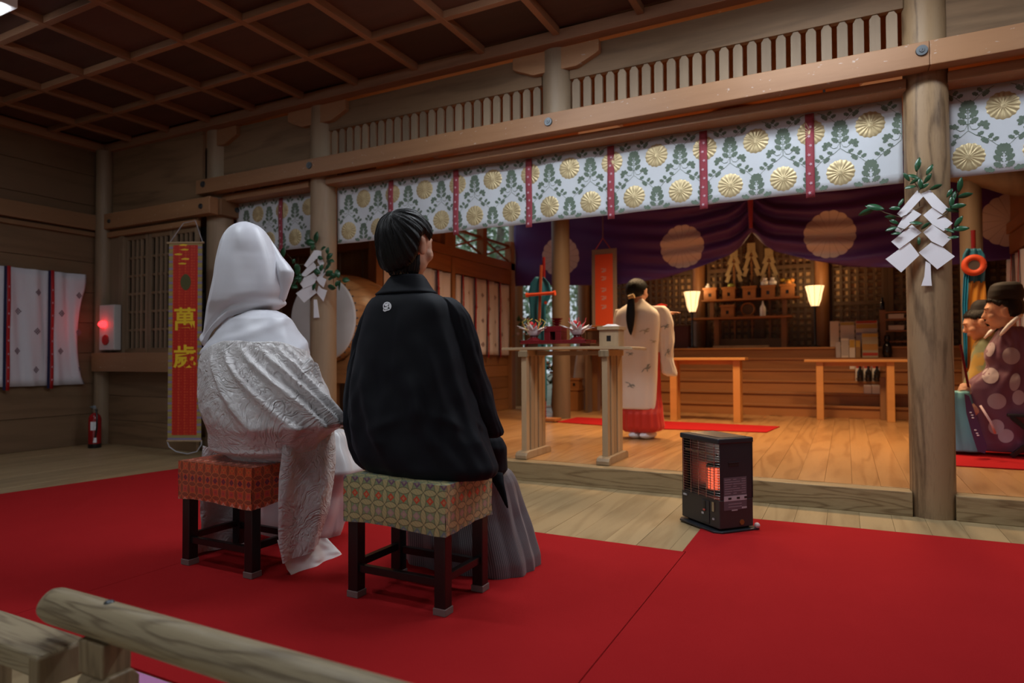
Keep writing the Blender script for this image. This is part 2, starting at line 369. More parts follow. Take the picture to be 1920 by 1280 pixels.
bolt(-5.10,3.86,2.2,.024,bt); bolt(-4.95,4.12,2.2,.024,bt,(1,0,0)); bolt(-6.45,3.86,2.2,.02,bt)
# lintel
lt=sempty('trim_lintel',(-2,4,2.28))
for a,b_ in((-5.0,-3.955),(-3.765,.305),(.49,3.0)):
    MB().box(a,b_,4.0,4.20,2.262,2.318).build('lintel',M_['beam'],lt,bevel=.003)
# frieze of pickets
fz=sempty('wall_frieze',(-1.7,4.06,2.4))
def picket(x,w):
    m=MB(); h=w/2
    m.prism([(x-h,2.45),(x+h,2.45),(x+h,2.685),(x+h*.45,2.708),(x-h*.45,2.708),(x-h,2.685)],lambda u,v,q:(u,q,v),4.035,4.06)
    m.build('picket',M_['picket'],fz,bevel=.002)
def run(a,b_,nn):
    st=(b_-a)/nn
    for i in range(nn): picket(a+st*(i+.5),st*.68)
run(-3.745,-1.835,24); run(-1.625,.285,24)
for a,b_ in((-3.76,-1.835),(-1.628,.30)):
    MB().box(a,b_,4.03,4.075,2.71,2.92).build('frieze_board',M_['board'],fz,bevel=.003)
for a,b_ in((-6.62,-5.22),(-5.02,-3.955),(.49,3.0)):
    MB().box(a,b_,4.03,4.06,2.452,2.92).build('frieze_board',M_['board'],fz)
MB().box(-6.62,-5.2,3.95,3.98,2.28,2.92).build('frieze_board',M_['board'],fz)
# boat shaped brackets
bk=sempty('trim_bracket',(-2,4,2.75))
def bracket(cx):
    L=.315; pl=[(-L,2.918),(-L,2.842),(-L+.02,2.83),(-.17,2.776),(-.15,2.772),(.15,2.772),(.17,2.776),(L-.02,2.83),(L,2.842),(L,2.918)]
    MB().prism([(cx+u,v) for u,v in pl],lambda u,v,q:(u,q,v),3.985,4.13).build('bracket',M_['beam'],bk,bevel=.004)
for cx in(-6.45,-5.12,-3.86,-1.72,.40): bracket(cx)
# ceiling
ce=sempty('ceiling',(-2,2,2.9))
CZ=2.965
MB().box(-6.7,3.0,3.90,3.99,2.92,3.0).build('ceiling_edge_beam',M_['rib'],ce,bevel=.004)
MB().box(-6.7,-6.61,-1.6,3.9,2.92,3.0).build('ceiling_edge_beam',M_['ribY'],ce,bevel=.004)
xs=[-6.19+.5655*i for i in range(17)]; ys=[3.398-.562*j for j in range(9)]
for y in ys: MB().box(-6.61,3.0,y-.022,y+.022,CZ,CZ+.05).build('ceiling_rib',M_['rib'],ce,bevel=.002)
for x in xs: MB().box(x-.022,x+.022,-1.6,3.9,CZ-.004,CZ+.05).build('ceiling_rib',M_['ribY'],ce,bevel=.002)
ex=[-6.61]+xs+[3.0]; ey=[3.9]+ys+[-1.6]
for i in range(len(ex)-1):
    for j in range(len(ey)-1):
        if ex[i+1]-ex[i]<.06 or ey[j]-ey[j+1]<.06: continue
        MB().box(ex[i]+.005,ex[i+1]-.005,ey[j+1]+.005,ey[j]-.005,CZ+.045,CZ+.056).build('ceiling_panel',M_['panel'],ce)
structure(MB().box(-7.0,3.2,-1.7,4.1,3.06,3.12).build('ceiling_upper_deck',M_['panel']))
# left wall: horizontal boards
wl=sempty('wall_left',(LW,1,0))
z=0.
for k,h in enumerate((.30,.30,.30,.30,.30,.30,.27,.30,.30,.31)):
    MB().box(LW-.03,LW,-1.6,3.95,z+.002,z+h-.002).build('wall_board',M_['boardY'],wl,bevel=.002); z+=h
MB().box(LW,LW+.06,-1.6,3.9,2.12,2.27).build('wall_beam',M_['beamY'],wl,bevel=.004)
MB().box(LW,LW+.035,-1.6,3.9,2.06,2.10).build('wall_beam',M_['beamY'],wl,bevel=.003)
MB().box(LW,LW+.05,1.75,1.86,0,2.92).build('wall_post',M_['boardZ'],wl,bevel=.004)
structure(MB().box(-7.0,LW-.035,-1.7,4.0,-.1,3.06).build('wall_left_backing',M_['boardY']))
# left bay wall with lattice window
wb=sempty('wall_back_left',(-5.9,WY,0))
z=0.
for h in(.24,.24,.24): MB().box(-6.62,-5.22,WY,WY+.03,z+.002,z+h-.002).build('wall_board',M_['board'],wb,bevel=.002); z+=h
MB().box(-6.62,-5.22,3.80,WY+.06,.72,.90).build('wall_ledge',M_['beam'],wb,bevel=.004)
MB().box(-6.62,-6.36,WY,WY+.03,.90,2.06).build('wall_board',M_['boardZ'],wb,bevel=.002)
MB().box(-6.62,-5.22,3.885,3.95,2.05,2.10).build('wall_beam',M_['beam'],wb,bevel=.003)
MB().box(-6.62,-5.22,WY,WY+.03,2.10,2.15).build('wall_board',M_['board'],wb)
wn=sempty('window_1',(-5.8,WY,.9))
MB().box(-6.36,-5.22,4.02,4.03,.90,2.06).build('pane',plain('dark_window_glass',(.02,.022,.02,1),.15),wn)
MB().box(-6.36,-6.29,3.90,3.96,.90,2.05).build('window_frame',M_['boardZ'],wn,bevel=.003)
def sash(x0,x1):
    for a,b_ in((x0,x0+.04),(x1-.04,x1)): MB().box(a,b_,3.925,3.955,.93,2.04).build('sash_stile',M_['boardZ'],wn,bevel=.002)
    for a,b_ in((.90,.945),(2.0,2.05)): MB().box(x0,x1,3.926,3.954,a,b_).build('sash_rail',M_['board'],wn,bevel=.002)
    nn=4; st=(x1-x0-.08)/nn
    for i in range(1,nn): MB().box(x0+.04+st*i-.014,x0+.04+st*i+.014,3.93,3.95,.945,2.0).build('muntin',M_['boardZ'],wn)
    for j in range(1,6): MB().box(x0+.04,x1-.04,3.932,3.948,.945+1.055*j/6-.011,.945+1.055*j/6+.011).build('muntin',M_['board'],wn)
sash(-6.29,-5.94); sash(-5.93,-5.58); sash(-5.57,-5.23)
# ---------------------------------------------------------------- altar hall shell
pw=sempty('wall_side_room',(-5.4,5.5,0))
for i in range(17):
    x0=-6.7+i*.158; MB().box(x0,x0+.15,5.50+.01*(i%2),5.54,.13,3.15).build('wall_board',M_['altarZ'],pw,bevel=.002)
for x0 in(-5.9,-5.2,-4.5): MB().box(x0,x0+.07,5.44,5.5,.13,3.1).build('wall_post',M_['stand'],pw,bevel=.003)
MB().box(-6.7,-4.15,5.40,5.5,2.0,2.14).build('wall_beam',M_['altar'],pw,bevel=.003)
structure(MB().box(-6.85,-6.72,4.0,5.6,0,3.15).build('wall_side_room_left',M_['boardY']))
# left altar wall: low wall, rail beams, X lattice above
AX=-4.10
wa=sempty('wall_altar_left',(AX,6.5,.13))
for i in range(5):
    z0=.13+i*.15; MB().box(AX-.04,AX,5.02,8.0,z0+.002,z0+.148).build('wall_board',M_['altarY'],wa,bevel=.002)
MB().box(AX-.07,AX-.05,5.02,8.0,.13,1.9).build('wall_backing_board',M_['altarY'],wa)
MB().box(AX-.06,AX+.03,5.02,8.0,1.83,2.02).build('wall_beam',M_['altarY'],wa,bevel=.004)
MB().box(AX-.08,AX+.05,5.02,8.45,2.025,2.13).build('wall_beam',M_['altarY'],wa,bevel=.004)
for y,w_,za,zb in((5.0,.1,.13,3.1),(6.37,.07,.13,2.0),(6.22,.23,2.13,3.1),(7.1,.1,2.13,2.95),(7.86,.12,.13,2.42)): MB().box(AX-.05,AX+.05,y,y+w_,za,zb).build('wall_post',M_['altarZ'],wa,bevel=.004)
MB().box(AX-.05,AX-.01,5.1,6.22,2.13,3.1).build('wall_board',M_['altarZ'],wa)
for y0,y1 in((6.45,7.1),(7.2,7.86)):
    MB().bar((AX,y0,2.36),(AX,y1,2.36),.03,.03).build('lattice_rail',M_['altarY'],wa)
    MB().bar((AX,y0,2.34),(AX,y1,2.15),.022,.022).build('lattice_rail',M_['altarY'],wa)
    MB().bar((AX+.02,y0,2.15),(AX+.02,y1,2.34),.022,.022).build('lattice_rail',M_['altarY'],wa)
structure(MB().box(-4.3,3.0,4.25,10.2,3.12,3.2).build('ceiling_altar',M_['altar']))
structure(MB().box(-7.0,-4.3,4.0,5.9,3.12,3.2).build('ceiling_side_room',M_['altar']))
structure(MB().box(-7.0,3.0,4.06,4.3,3.0,3.12).build('trim_header',M_['beam']))
# warm lit boards behind the pickets
structure(MB().box(-4.4,3.0,4.9,4.96,2.74,3.12).build('trim_inner_beam',M_['altar']))
# right altar wall
RX=1.47
wr=sempty('wall_altar_right',(RX,6.5,.13))
for i in range(5): MB().box(RX,RX+.04,4.6,8.0,.13+i*.15+.002,.13+i*.15+.148).build('wall_board',M_['altarY'],wr)
MB().box(RX+.05,RX+.07,4.6,8.0,.13,3.1).build('wall_backing_board',M_['altarY'],wr)
MB().box(RX-.03,RX+.06,4.6,8.0,1.83,2.02).build('wall_beam',M_['altarY'],wr,bevel=.004)
MB().box(RX-.05,RX+.08,4.6,8.3,2.03,2.13).build('wall_beam',M_['altarY'],wr,bevel=.004)
MB().box(RX-.02,RX+.04,4.6,8.0,2.13,2.7).build('wall_board',M_['altarY'],wr)
# inner pillars
ip=sempty('columns_altar',(-1,7,.13))
for x,y,r in((-2.955,7.0,.105),(1.005,7.0,.085)): MB().cyl((x,y,.13),(x,y,3.12),r,r,32).build('column',M_['pillar'],ip,smooth=True)
for x in(-1.93,-.28,-3.75,1.45): MB().cyl((x,9.83,.95),(x,9.83,3.12),.095,.095,32).build('column',M_['altarZ'],ip,smooth=True)
MB().cyl((-4.30,8.5,-.4),(-4.30,8.5,3.1),.105,.105,24).build('column',M_['col'],ip,smooth=True)
lg=MB().tube([(.86,7.0,2.50),(1.0,6.98,2.47),(1.15,6.95,2.43),(1.28,6.92,2.38),(1.38,6.9,2.345),(1.43,6.89,2.33),(1.455,6.885,2.325)],[.085,.105,.13,.15,.15,.12,.05],24)
lg.build('log_beam',M_['pillar'],ip,smooth=True)
# stairs up to the sanctuary
st=sempty('stairs',(-.9,8.3,.13))
for i in range(6):
    z0=.13+i*.137; y0=8.33+i*.16
    MB().box(-2.5,1.3,y0,y0+.03,z0,z0+.112).build('riser',M_['altar'],st)
    MB().box(-2.5,1.3,y0-.02,y0+.19,z0+.112,z0+.137).build('tread',M_['orange' if i==5 else 'altar'],st,bevel=.003)
pf=sempty('floor_sanctuary',(-1,9.6,.9))
for i in range(6): MB().box(-3.72,2.2,9.32+i*.13,9.448+i*.13,.915,.952).build('plank',M_['altar'],pf,bevel=.002)
structure(MB().box(-3.72,-2.5,8.95,9.32,.13,.952).build('wall_sanctuary_base',M_['altar']))
structure(MB().box(1.3,2.2,8.95,9.32,.13,.952).build('wall_sanctuary_base_right',M_['altar']))
structure(MB().box(-3.9,2.2,8.3,8.96,.10,.13).build('floor_under_stairs',M_['altar']))
# back lattice wall
wk=sempty('wall_back_lattice',(-1,9.95,.95))
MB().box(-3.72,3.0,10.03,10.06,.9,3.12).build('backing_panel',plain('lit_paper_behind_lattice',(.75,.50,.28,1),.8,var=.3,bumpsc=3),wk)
def lat(x0,x1,z0=.98,z1=2.7,pitch=.093):
    nx=round((x1-x0)/pitch); nz=round((z1-z0)/pitch)
    m=MB()
    for i in range(nx+1):
        xx=x0+(x1-x0)*i/nx; m.box(xx-.017,xx+.017,9.95,9.985,z0,z1)
    for j in range(nz+1):
        zz=z0+(z1-z0)*j/nz; m.box(x0,x1,9.965,10.0,zz-.017,zz+.017)
    o=m.build('lattice_bars',M_['lattice'],wk); o['kind']='stuff'
    for xx in(x0-.03,x1+.03): MB().box(xx-.03,xx+.03,9.93,10.0,.95,3.1).build('lattice_stile',M_['lattice'],wk,bevel=.003)
    for zz in(.955,1.55,2.1): MB().box(x0,x1,9.935,9.99,zz-.03,zz+.03).build('lattice_rail',M_['lattice'],wk,bevel=.003)
lat(-3.65,-2.90); lat(-2.78,-2.06); lat(-1.80,-1.16); lat(-1.04,-.41); lat(-.15,.45); lat(.57,1.30); lat(1.6,2.2)
MB().box(-3.72,3.0,9.9,10.0,2.7,3.12).build('lattice_header',M_['altar'],wk)
# right of the nave (outside the frame) and behind
we=sempty('wall_rear_added',(-2,-1.7,0))  # unseen rear wall added to darken the nave, opening left for soft fill
MB().box(-7.0,3.1,-1.76,-1.70,1.35,3.1).build('wall_board',M_['board'],we)
MB().box(-7.0,-3.4,-1.76,-1.70,-.1,1.75).build('wall_board',M_['board'],we)
MB().box(1.2,3.1,-1.76,-1.70,-.1,1.75).build('wall_board',M_['board'],we)
structure(MB().box(3.0,3.1,-1.7,10.2,-.1,3.2).build('wall_right',M_['boardY']))
# ---------------------------------------------------------------- nave and altar lamps (all but the first outside the frame)
white=plain('lamp_housing',(.8,.8,.82,1),.4)
tube_m=plain('fluorescent_tube',(1,1,1,1),.4,em=(.9,.95,1,1),est=9.)
def lamp(x,y,label):
    t=thing('ceiling_light',label,'ceiling light',(x,y,2.88),'fluorescent lights on the nave ceiling')
    MB().box(x-.58,x+.58,y-.11,y+.11,2.915,2.98).build('lamp_housing',white,t,bevel=.005)
    for dy in(-.06,.06): MB().cyl((x-.55,y+dy,2.897),(x+.55,y+dy,2.897),.014,n=12).build('lamp_tube',tube_m,t,smooth=True)
for i,(x,y) in enumerate(NAVE_LAMPS): lamp(x,y,('fluorescent light glowing at the upper edge of the coffered ceiling','fluorescent light on the ceiling above the heater','fluorescent light on the ceiling behind the couple','fluorescent light on the ceiling over the balustrade','fluorescent light on the ceiling past the front column','fluorescent light on the ceiling before the middle of the long beam')[i])
wb_=plain('lamp_bulb_warm',(1,.8,.5,1),.4,em=(1,.55,.22,1),est=6)
for i,(x,y) in enumerate(ALTAR_LAMPS):
    t=thing('pendant_light',('warm lamp under the altar ceiling before the hanging scroll','warm lamp under the middle of the altar ceiling','warm lamp under the altar ceiling over the priests')[i],'lamp',(x,y,3.03),'warm altar lamps')
    MB().lathe((x,y,3.035),[(.22,0),(.22,.04),(.05,.06),(.02,.085)],24).build('lamp_shade',white,t,smooth=True)

t=thing('added_uplight','added warm strip uplight, unseen behind the lintel, making the gaps between the pickets glow','lamp',(-1.7,4.55,2.45))
MB().box(-3.55,.15,4.50,4.60,2.44,2.485).build('lamp_housing',white,t,bevel=.004)  # made-up housing for the added uplight, hidden from view
for x in(-3.3,-.1): MB().cyl((x,4.55,2.485),(x,4.55,3.12),.008,n=8).build('hanger',M_['iron'],t)
# ================================================================ TEXTILES
NY=4.135
def nwave(x,z): return NY+.006*math.sin(x*9+1.3)+.003*math.sin(x*23+z*4)
def leafpoly(c,ang,L,w,n=4):
    "serrated leaf outline"
    up=[];dn=[]
    for i in range(n+1):
        t=i/n; wd=w*math.sin(PI*min(1,t*.93+.05))
        up.append((t*L,wd)); 
        if i<n: up.append(((t+.55/n)*L,wd*.72))
    dn=[(a,-b) for a,b in up[::-1]]
    pl=up+dn; ca,sa=math.cos(ang),math.sin(ang)
    return [(c[0]+a*ca-b*sa,c[1]+a*sa+b*ca) for a,b in pl]
def sprig(m,x,z0,zmin,zmax,off=.0022):
    R=[]
    up=PI/2
    for k,(dz,l) in enumerate(((.0,.05),(.03,.055),(.058,.05),(.084,.04))):
        for sg in(-1,1): R.append(leafpoly((x+sg*.004,z0+.03+dz),up-sg*(.95-.12*k),l,.0165))
    R.append(leafpoly((x,z0+.105),up,.05,.018))
    R.append([(x-.0015,z0),(x+.0015,z0),(x+.0015,z0+.13),(x-.0015,z0+.13)])
    for sg in(-1,1):
        # curled stem and rosette leaves at the foot
        for a,l in((.2,.034),(.9,.034),(1.7,.03),(-.6,.034),(2.5,.026)): R.append(leafpoly((x+sg*.062,z0+.012),(a if sg>0 else PI-a),l,.011,3))
        pts=[(x+sg*.001,z0+.03),(x+sg*.016,z0+.0),(x+sg*.034,z0-.004),(x+sg*.05,z0+.008)]
        for (ax,az),(bx,bz) in zip(pts,pts[1:]): R.append([(ax,az),(bx,bz),(bx,bz+.0035),(ax,az+.0035)])
        # vine running down and outwards
        vx=[(.0,-.005),(.035,-.035),(.07,-.05),(.10,-.075),(.13,-.105)]
        for (ax,az),(bx,bz) in zip(vx,vx[1:]): R.append([(x+sg*ax,z0+az),(x+sg*bx,z0+bz),(x+sg*bx,z0+bz+.003),(x+sg*ax,z0+az+.003)])
        for (ax,az),aa in zip(((.035,-.033),(.07,-.05),(.10,-.073),(.085,-.06),(.125,-.098),(.055,-.045)),(.4,-1.2,.5,.9,-.2,-1.0)):
            R.append(leafpoly((x+sg*ax,z0+az),(aa if sg>0 else PI-aa),.036,.012,3))
    for pl in R:
        if min(p[1] for p in pl)<zmin or max(p[1] for p in pl)>zmax: continue
        n=len(pl); cx=sum(p[0] for p in pl)/n; cz=sum(p[1] for p in pl)/n
        if not(m.x0<min(p[0] for p in pl) and max(p[0] for p in pl)<m.x1): continue
        vs=[(u,nwave(u,v)-off,v) for u,v in pl]+[(cx,nwave(cx,cz)-off,cz)]
        m.add(vs,[(i,(i+1)%n,n) for i in range(n)])
def gold_disc(m,cx,cz,r=.073,K=16):
    vs=[];fs=[];rr=[.12,.2,.24,.55,.9,1.0]; n=K*4
    for q,t in enumerate(rr):
        for i in range(n):
            a=2*PI*i/n; ph=(i%4)/4*2*PI
            rad=r*t*(1+(.035*math.cos(ph) if q>=4 else 0)); h=.0035+.0016*math.cos(ph)*(1 if q>1 else .2)+(.0012 if q<2 else 0)
            if q==5: h=.001
            x=cx+rad*math.cos(a); z=cz+rad*math.sin(a); vs.append((x,nwave(x,z)-h,z))
    for q in range(len(rr)-1):
        for i in range(n): fs.append((q*n+i,q*n+(i+1)%n,(q+1)*n+(i+1)%n,(q+1)*n+i))
    fs.append(tuple(range(n))); m.add(vs,fs)
def noren(x0,x1,label):
    zb=1.790; zt=2.262
    m=MB(); m.grid(lambda u,v:(x0+(x1-x0)*u,nwave(x0+(x1-x0)*u,zb+(zt-zb)*v),zb+(zt-zb)*v),max(20,int((x1-x0)*36)),8)
    o=m.build('shrine_curtain',M_['noren'],smooth='all',solid=.0015); tag(o,label,'curtain','green and gold patterned curtains under the long beam')
    lp=MB(); lp.x0=x0; lp.x1=x1
    for k in range(-16,14):
        xa=-.617+.302*k
        sprig(lp,xa,2.035,zb+.002,zt-.002); sprig(lp,xa-.151,1.786,zb+.002,zt-.002); sprig(lp,xa-.151,2.284,zb+.002,zt-.002)
        for cx,cz in((xa,1.892),(xa+.151,2.141)):
            if x0+.076<cx<x1-.076:
                g=MB(); gold_disc(g,cx,cz); g.build('gold_crest',M_['gold'],o,smooth='all')
    e=lp.build('leaf_print',M_['print_green'],o); e['kind']='stuff'
    for k in range(-8,6):
        xs_=-.775+.605*k
        if not(x0+.03<xs_<x1-.03): continue
        g=MB(); g.grid(lambda u,v:(xs_-.024+.048*u,nwave(xs_,2)-.008-.004*math.sin(v*7+xs_*5),1.762+.49*v),3,14)
        s_=g.build('hanging_strap',M_['red_strap'],o,smooth='all',solid=.002)
        d=MB()
        for q in range(8):
            zz=1.79+q*.055; yy=nwave(xs_,2)-.0145-.004*math.sin((zz-1.762)/.49*7+xs_*5)+.003
            d.prism([(xs_+.011*math.cos(a)*(1 if i%2 else .45)+(.004 if q%2 else -.004),zz+.011*math.sin(a)*(1 if i%2 else .45)) for i,a in enumerate([2*PI*j/10 for j in range(10)])],lambda u,v,w:(u,w,v),yy-.0006,yy)
        d.build('strap_motif',M_['strapdot'],s_)['kind']='stuff'
noren(-4.975,-3.97,'short patterned curtain left of the second column, partly behind the white hood')
noren(-3.752,.293,'long patterned curtain spanning the wide opening between the two big columns')
noren(.503,2.95,'patterned curtain beyond the front column at the edge of the picture')
# ---- white curtains with red straps
def diamond(m,fn,cu,cv,a,b):
    # lozenge made of small lozenges
    for i in(-1,0,1):
        for j in(-1,0,1):
            u=cu+(i-j)*a/3; v=cv+(i+j)*b/3
            m.add([fn(u-a*.27,v),fn(u,v-b*.27),fn(u+a*.27,v),fn(u,v+b*.27)],[(0,1,2,3)])
def strapcurtain(name,label,fn,u0,u1,z0,z1,straps,prints,sag=.0,sw=.028,group=None,flutter=0):
    # fn(u,z,d): u along the wall, d distance out of it
    def wob(u,z): return .022+.012*math.sin(u*31)+.006*math.sin(u*57+z*5)
    def top(u,z): return z
    def edge(u,v):
        e=0
        if flutter: e=-flutter*max(0,(u-(u1-.25))/.25)**2*(math.sin(PI*min(1,v*1.15))**.6 if v>0 else 0)
        return e
    m=MB(); nu=max(8,int((u1-u0)*55))
    m.grid(lambda a,b:fn(u0+(u1-u0)*a+edge(u0+(u1-u0)*a,b),z0+(z1-z0)*b-.004*math.sin(a*9),wob(u0+(u1-u0)*a,z0+(z1-z0)*b)),nu,14)
    o=m.build('wall_curtain',M_['curt'],smooth='all',solid=.0015); tag(o,label,'curtain',group)
    for sxx in straps:
        g=MB(); g.grid(lambda a,b:fn(sxx-sw/2+sw*a,z0-.035+(z1-z0+.04)*b,.045+.004*math.sin(b*11)),2,12)
        s_=g.build('hanging_strap',M_['red2'],o,smooth='all',solid=.002)
        g=MB(); g.grid(lambda a,b:fn(sxx-sw*.5-.022*a,z0-.03+(z1-z0+.03)*b,.040),1,6); g.build('strap_lining',M_['navy'],s_,solid=.001)
        g=MB()
        for q in range(int((z1-z0)/.12)):
            zz=z0+.05+q*.12; g.add([fn(sxx-.006,zz,.052),fn(sxx,zz-.012,.052),fn(sxx+.006,zz,.052),fn(sxx,zz+.012,.052)],[(0,1,2,3)])
        g.build('strap_motif',M_['strapdot'],s_)['kind']='stuff'
    g=MB()
    for u,z in prints: diamond(g,lambda a,b:fn(a,b,wob(a,b)+.0025),u,z,.030,.036)
    if prints: g.build('diamond_print',M_['curtprint'],o)['kind']='stuff'
    return o
pr=[]
for k in range(-6,1):
    base=3.44+.358*k; pr+=[(base+.09,1.277),(base+.085,.918),(base+.245,1.46),(base+.24,1.10),(base+.235,.745)]
pr=[p for p in pr if 1.3<p[0]<3.70]
strapcurtain('c','white curtain with red straps and grey lozenges on the dim side wall',lambda u,z,d:(-6.66+d,u,z),1.2,3.75,.60,1.672,[3.44+.358*k for k in range(-6,1)],pr,flutter=.07)
def altc(y0,y1,label,straps):
    pr=[]
    y=y0+.10;i=0
    while y<y1-.03:
        for z in((1.62,1.30,1.0) if i%2 else (1.46,1.14)): pr.append((y,z))
        y+=.175;i+=1
    strapcurtain('c',label,lambda u,z,d:(-4.085+d,u,z),y0,y1,.868,1.815,straps,pr,group='white curtains with red straps inside the altar hall')
altc(5.12,6.34,'white curtain with red straps on the altar side wall behind the big drum',[5.35,5.72,6.07])
altc(6.47,7.84,'white curtain with red straps on the altar side wall beside the open forest gap',[6.60,6.90,7.21,7.53])
strapcurtain('c','white curtain with red straps on the far wall behind the seated priests',lambda u,z,d:(1.46-d,u,z),6.2,7.95,.868,1.80,[6.5+.3*k for k in range(5)],[],group='white curtains with red straps inside the altar hall')
# ---- purple crest curtain
n=NT('purple_curtain_with_crests'); c=n.node('ShaderNodeTexCoord'); sx=n.node('ShaderNodeSeparateXYZ'); n.link(c.outputs['UV'],sx.inputs[0])
uu=n.math('SUBTRACT',n.math('FRACT',n.math('DIVIDE',sx.outputs[0],1.6)),.5); uu=n.math('MULTIPLY',uu,1.6); vv=sx.outputs[1]
dd=n.math('SQRT',n.math('ADD',n.math('MULTIPLY',uu,uu),n.math('MULTIPLY',vv,vv)))
an=n.math('ARCTAN2',vv,uu); pet=n.math('ABSOLUTE',n.math('SINE',n.math('MULTIPLY',an,8)))
inside=n.math('LESS_THAN',n.math('SUBTRACT',dd,n.math('MULTIPLY',pet,.012)),.25)
line=n.math('LESS_THAN',pet,.12); cc=n.mix(n.math('MULTIPLY',line,.6),(.60,.56,.58,1),(.25,.21,.25,1))
fz_=n.noise(c.outputs['UV'],60,3)
n.set(n.mix(inside,(.075,.024,.20,1),cc),.5,sheen=.1); n.bump(fz_,.1,.002); mp=n.mat
def zbot(x):
    d=abs(x+.945); T=[(0,2.27),(.12,2.12),(.25,2.03),(.6,1.90),(1.0,1.80),(1.6,1.745),(3.2,1.815)]
    for (a,b),(c_,e) in zip(T,T[1:]):
        if d<=c_: return b+(e-b)*(d-a)/(c_-a)
    return T[-1][1]
def purp(u,v):
    x=-4.01+6.2*u; zb=zbot(x); z=zb+(2.98-zb)*v; d=abs(x+.945)
    g=max(0,1-d/2.2); s=(z-zb)
    y=7.9-.045*g*math.sin(s*34-d*7)-.02*math.sin(s*11+x*1.5)-.02*math.sin(x*5+s*3)*(1-g)-.03*g
    return (x,y,z)
m=MB(); m.grid(purp,170,60,uvf=lambda u,v:((-4.01+6.2*u)+1.742+.8,purp(u,v)[2]-2.165))
o=m.build('crest_curtain',mp,smooth='all',solid=.003); tag(o,'purple curtain with pale chrysanthemum crests, gathered up before the altar','curtain')
MB().tube([(-.945,7.80,2.30),(-.945,7.79,2.6),(-.945,7.82,2.98)],[.02,.03,.02],12).build('tie_cord',M_['red_strap'],o,smooth=True)
MB().cyl((-4.2,7.93,2.985),(2.2,7.93,2.985),.02,n=12).build('curtain_pole',M_['altar'],o)
# ---- text helper
def text_mesh(txt,size,offset=0.,extr=.002):
    cu=bpy.data.curves.new('lettering','FONT'); cu.body=txt; cu.size=size; cu.extrude=extr; cu.offset=offset; cu.align_x='CENTER'; cu.align_y='CENTER'
    to=bpy.data.objects.new('lettering',cu); COL.objects.link(to); bpy.context.view_layer.update()
    me=bpy.data.meshes.new_from_object(to.evaluated_get(bpy.context.evaluated_depsgraph_get())); bpy.data.objects.remove(to); return me
def put_text(name,txt,size,mat,parent,c,xd,yd=(0,0,1),offset=0.,extr=.001):
    me=text_mesh(txt,size,offset,extr); me.name=name
    A=np.array([v.co[:2] for v in me.vertices]); mid=(A.min(0)+A.max(0))/2
    off=Vector((0,0,0)); p=parent
    while p is not None: off=off+p.location; p=p.parent
    xd=Vector(xd).normalized(); yd=Vector(yd).normalized(); zd=xd.cross(yd); c=Vector(c)-off
    for v in me.vertices:
        q=v.co.copy(); v.co=c+xd*(q.x-mid[0])+yd*(q.y-mid[1])+zd*q.z
    me.materials.clear(); me.materials.append(mat)
    o=bpy.data.objects.new(name,me); COL.objects.link(o); o.parent=parent; return o
# ---- red scroll banner
BC=P(348,455,Y=3.66); BC=Vector((BC.x,BC.y,0)); bw=Vector((math.cos(.44),math.sin(.44),0)); bn=Vector((bw.y,-bw.x,0))
bt_=thing('scroll_banner','tall red scroll banner with two gold characters and plaid gold border','banner',(BC.x,BC.y,.15))
def BF(u,z,d=0): return BC+bw*u+bn*d+Vector((0,0,z))
n=NT('plaid_gold_border'); c=n.node('ShaderNodeTexCoord'); sx=n.node('ShaderNodeSeparateXYZ'); n.link(c.outputs['Object'],sx.inputs[0])
f1=n.math('LESS_THAN',n.math('FRACT',n.math('MULTIPLY',sx.outputs[2],15)),.28); f2=n.math('LESS_THAN',n.math('FRACT',n.math('ADD',n.math('MULTIPLY',sx.outputs[2],15),.35)),.12)
n.set(n.mix(f2,n.mix(f1,(.32,.26,.10,1),(.24,.20,.36,1)),(.42,.34,.06,1)),.6); plaid=n.mat
n=NT('red_damask'); c=n.coord(); vo=n.node('ShaderNodeTexVoronoi'); vo.inputs['Scale'].default_value=38; vo.inputs['Randomness'].default_value=.15; n.link(c,vo.inputs['Vector'])
n.set(n.mix(n.ramp(vo.outputs['Distance'],[(.3,(0,0,0,1)),(.45,(1,1,1,1))]),(.62,.07,.02,1),(.50,.02,.01,1)),.55); damask=n.mat
ZT=BC and P(348,455,Y=3.66).z; ZB=P(341,826,Y=3.66).z
m=MB(); m.hexa([BF(-.145,ZB),BF(.145,ZB),BF(.145,ZB,-.004),BF(-.145,ZB,-.004),BF(-.145,ZT),BF(.145,ZT),BF(.145,ZT,-.004),BF(-.145,ZT,-.004)]); m.build('banner_border',plaid,bt_)
m=MB(); a,b_=ZB+.05,ZT-.02; m.hexa([BF(-.108,a,.002),BF(.108,a,.002),BF(.108,a,0),BF(-.108,a,0),BF(-.108,b_,.002),BF(.108,b_,.002),BF(.108,b_,0),BF(-.108,b_,0)]); m.build('banner_field',damask,bt_)
MB().cyl(BF(-.16,ZT),BF(.16,ZT),.009,n=12).build('banner_rod',M_['stand'],bt_); MB().cyl(BF(-.15,ZB),BF(.15,ZB),.009,n=12).build('banner_rod',M_['stand'],bt_)
gy=plain('gold_lettering',(.85,.60,.03,1),.5)
zc=P(343,597,Y=3.62).z; put_text('gold_character','萬',.205,gy,bt_,BF(.0,zc,.0035),bw,offset=.004)
zc=P(342,668,Y=3.62).z; put_text('gold_character','歲',.205,gy,bt_,BF(0,zc,.0035),bw,offset=.004)
ez=P(348,528,Y=3.64).z; m=MB(); m.prism([(.045*math.cos(a)*(1 if abs(math.sin(a))<.8 else .9),.07*math.sin(a)) for a in[2*PI*i/20 for i in range(20)]],lambda u,v,w:BF(u+.005,ez+v,w),.002,.005); m.build('banner_emblem',plain('emblem_dark_gold',(.09,.09,.03,1),.5),bt_)
m=MB()
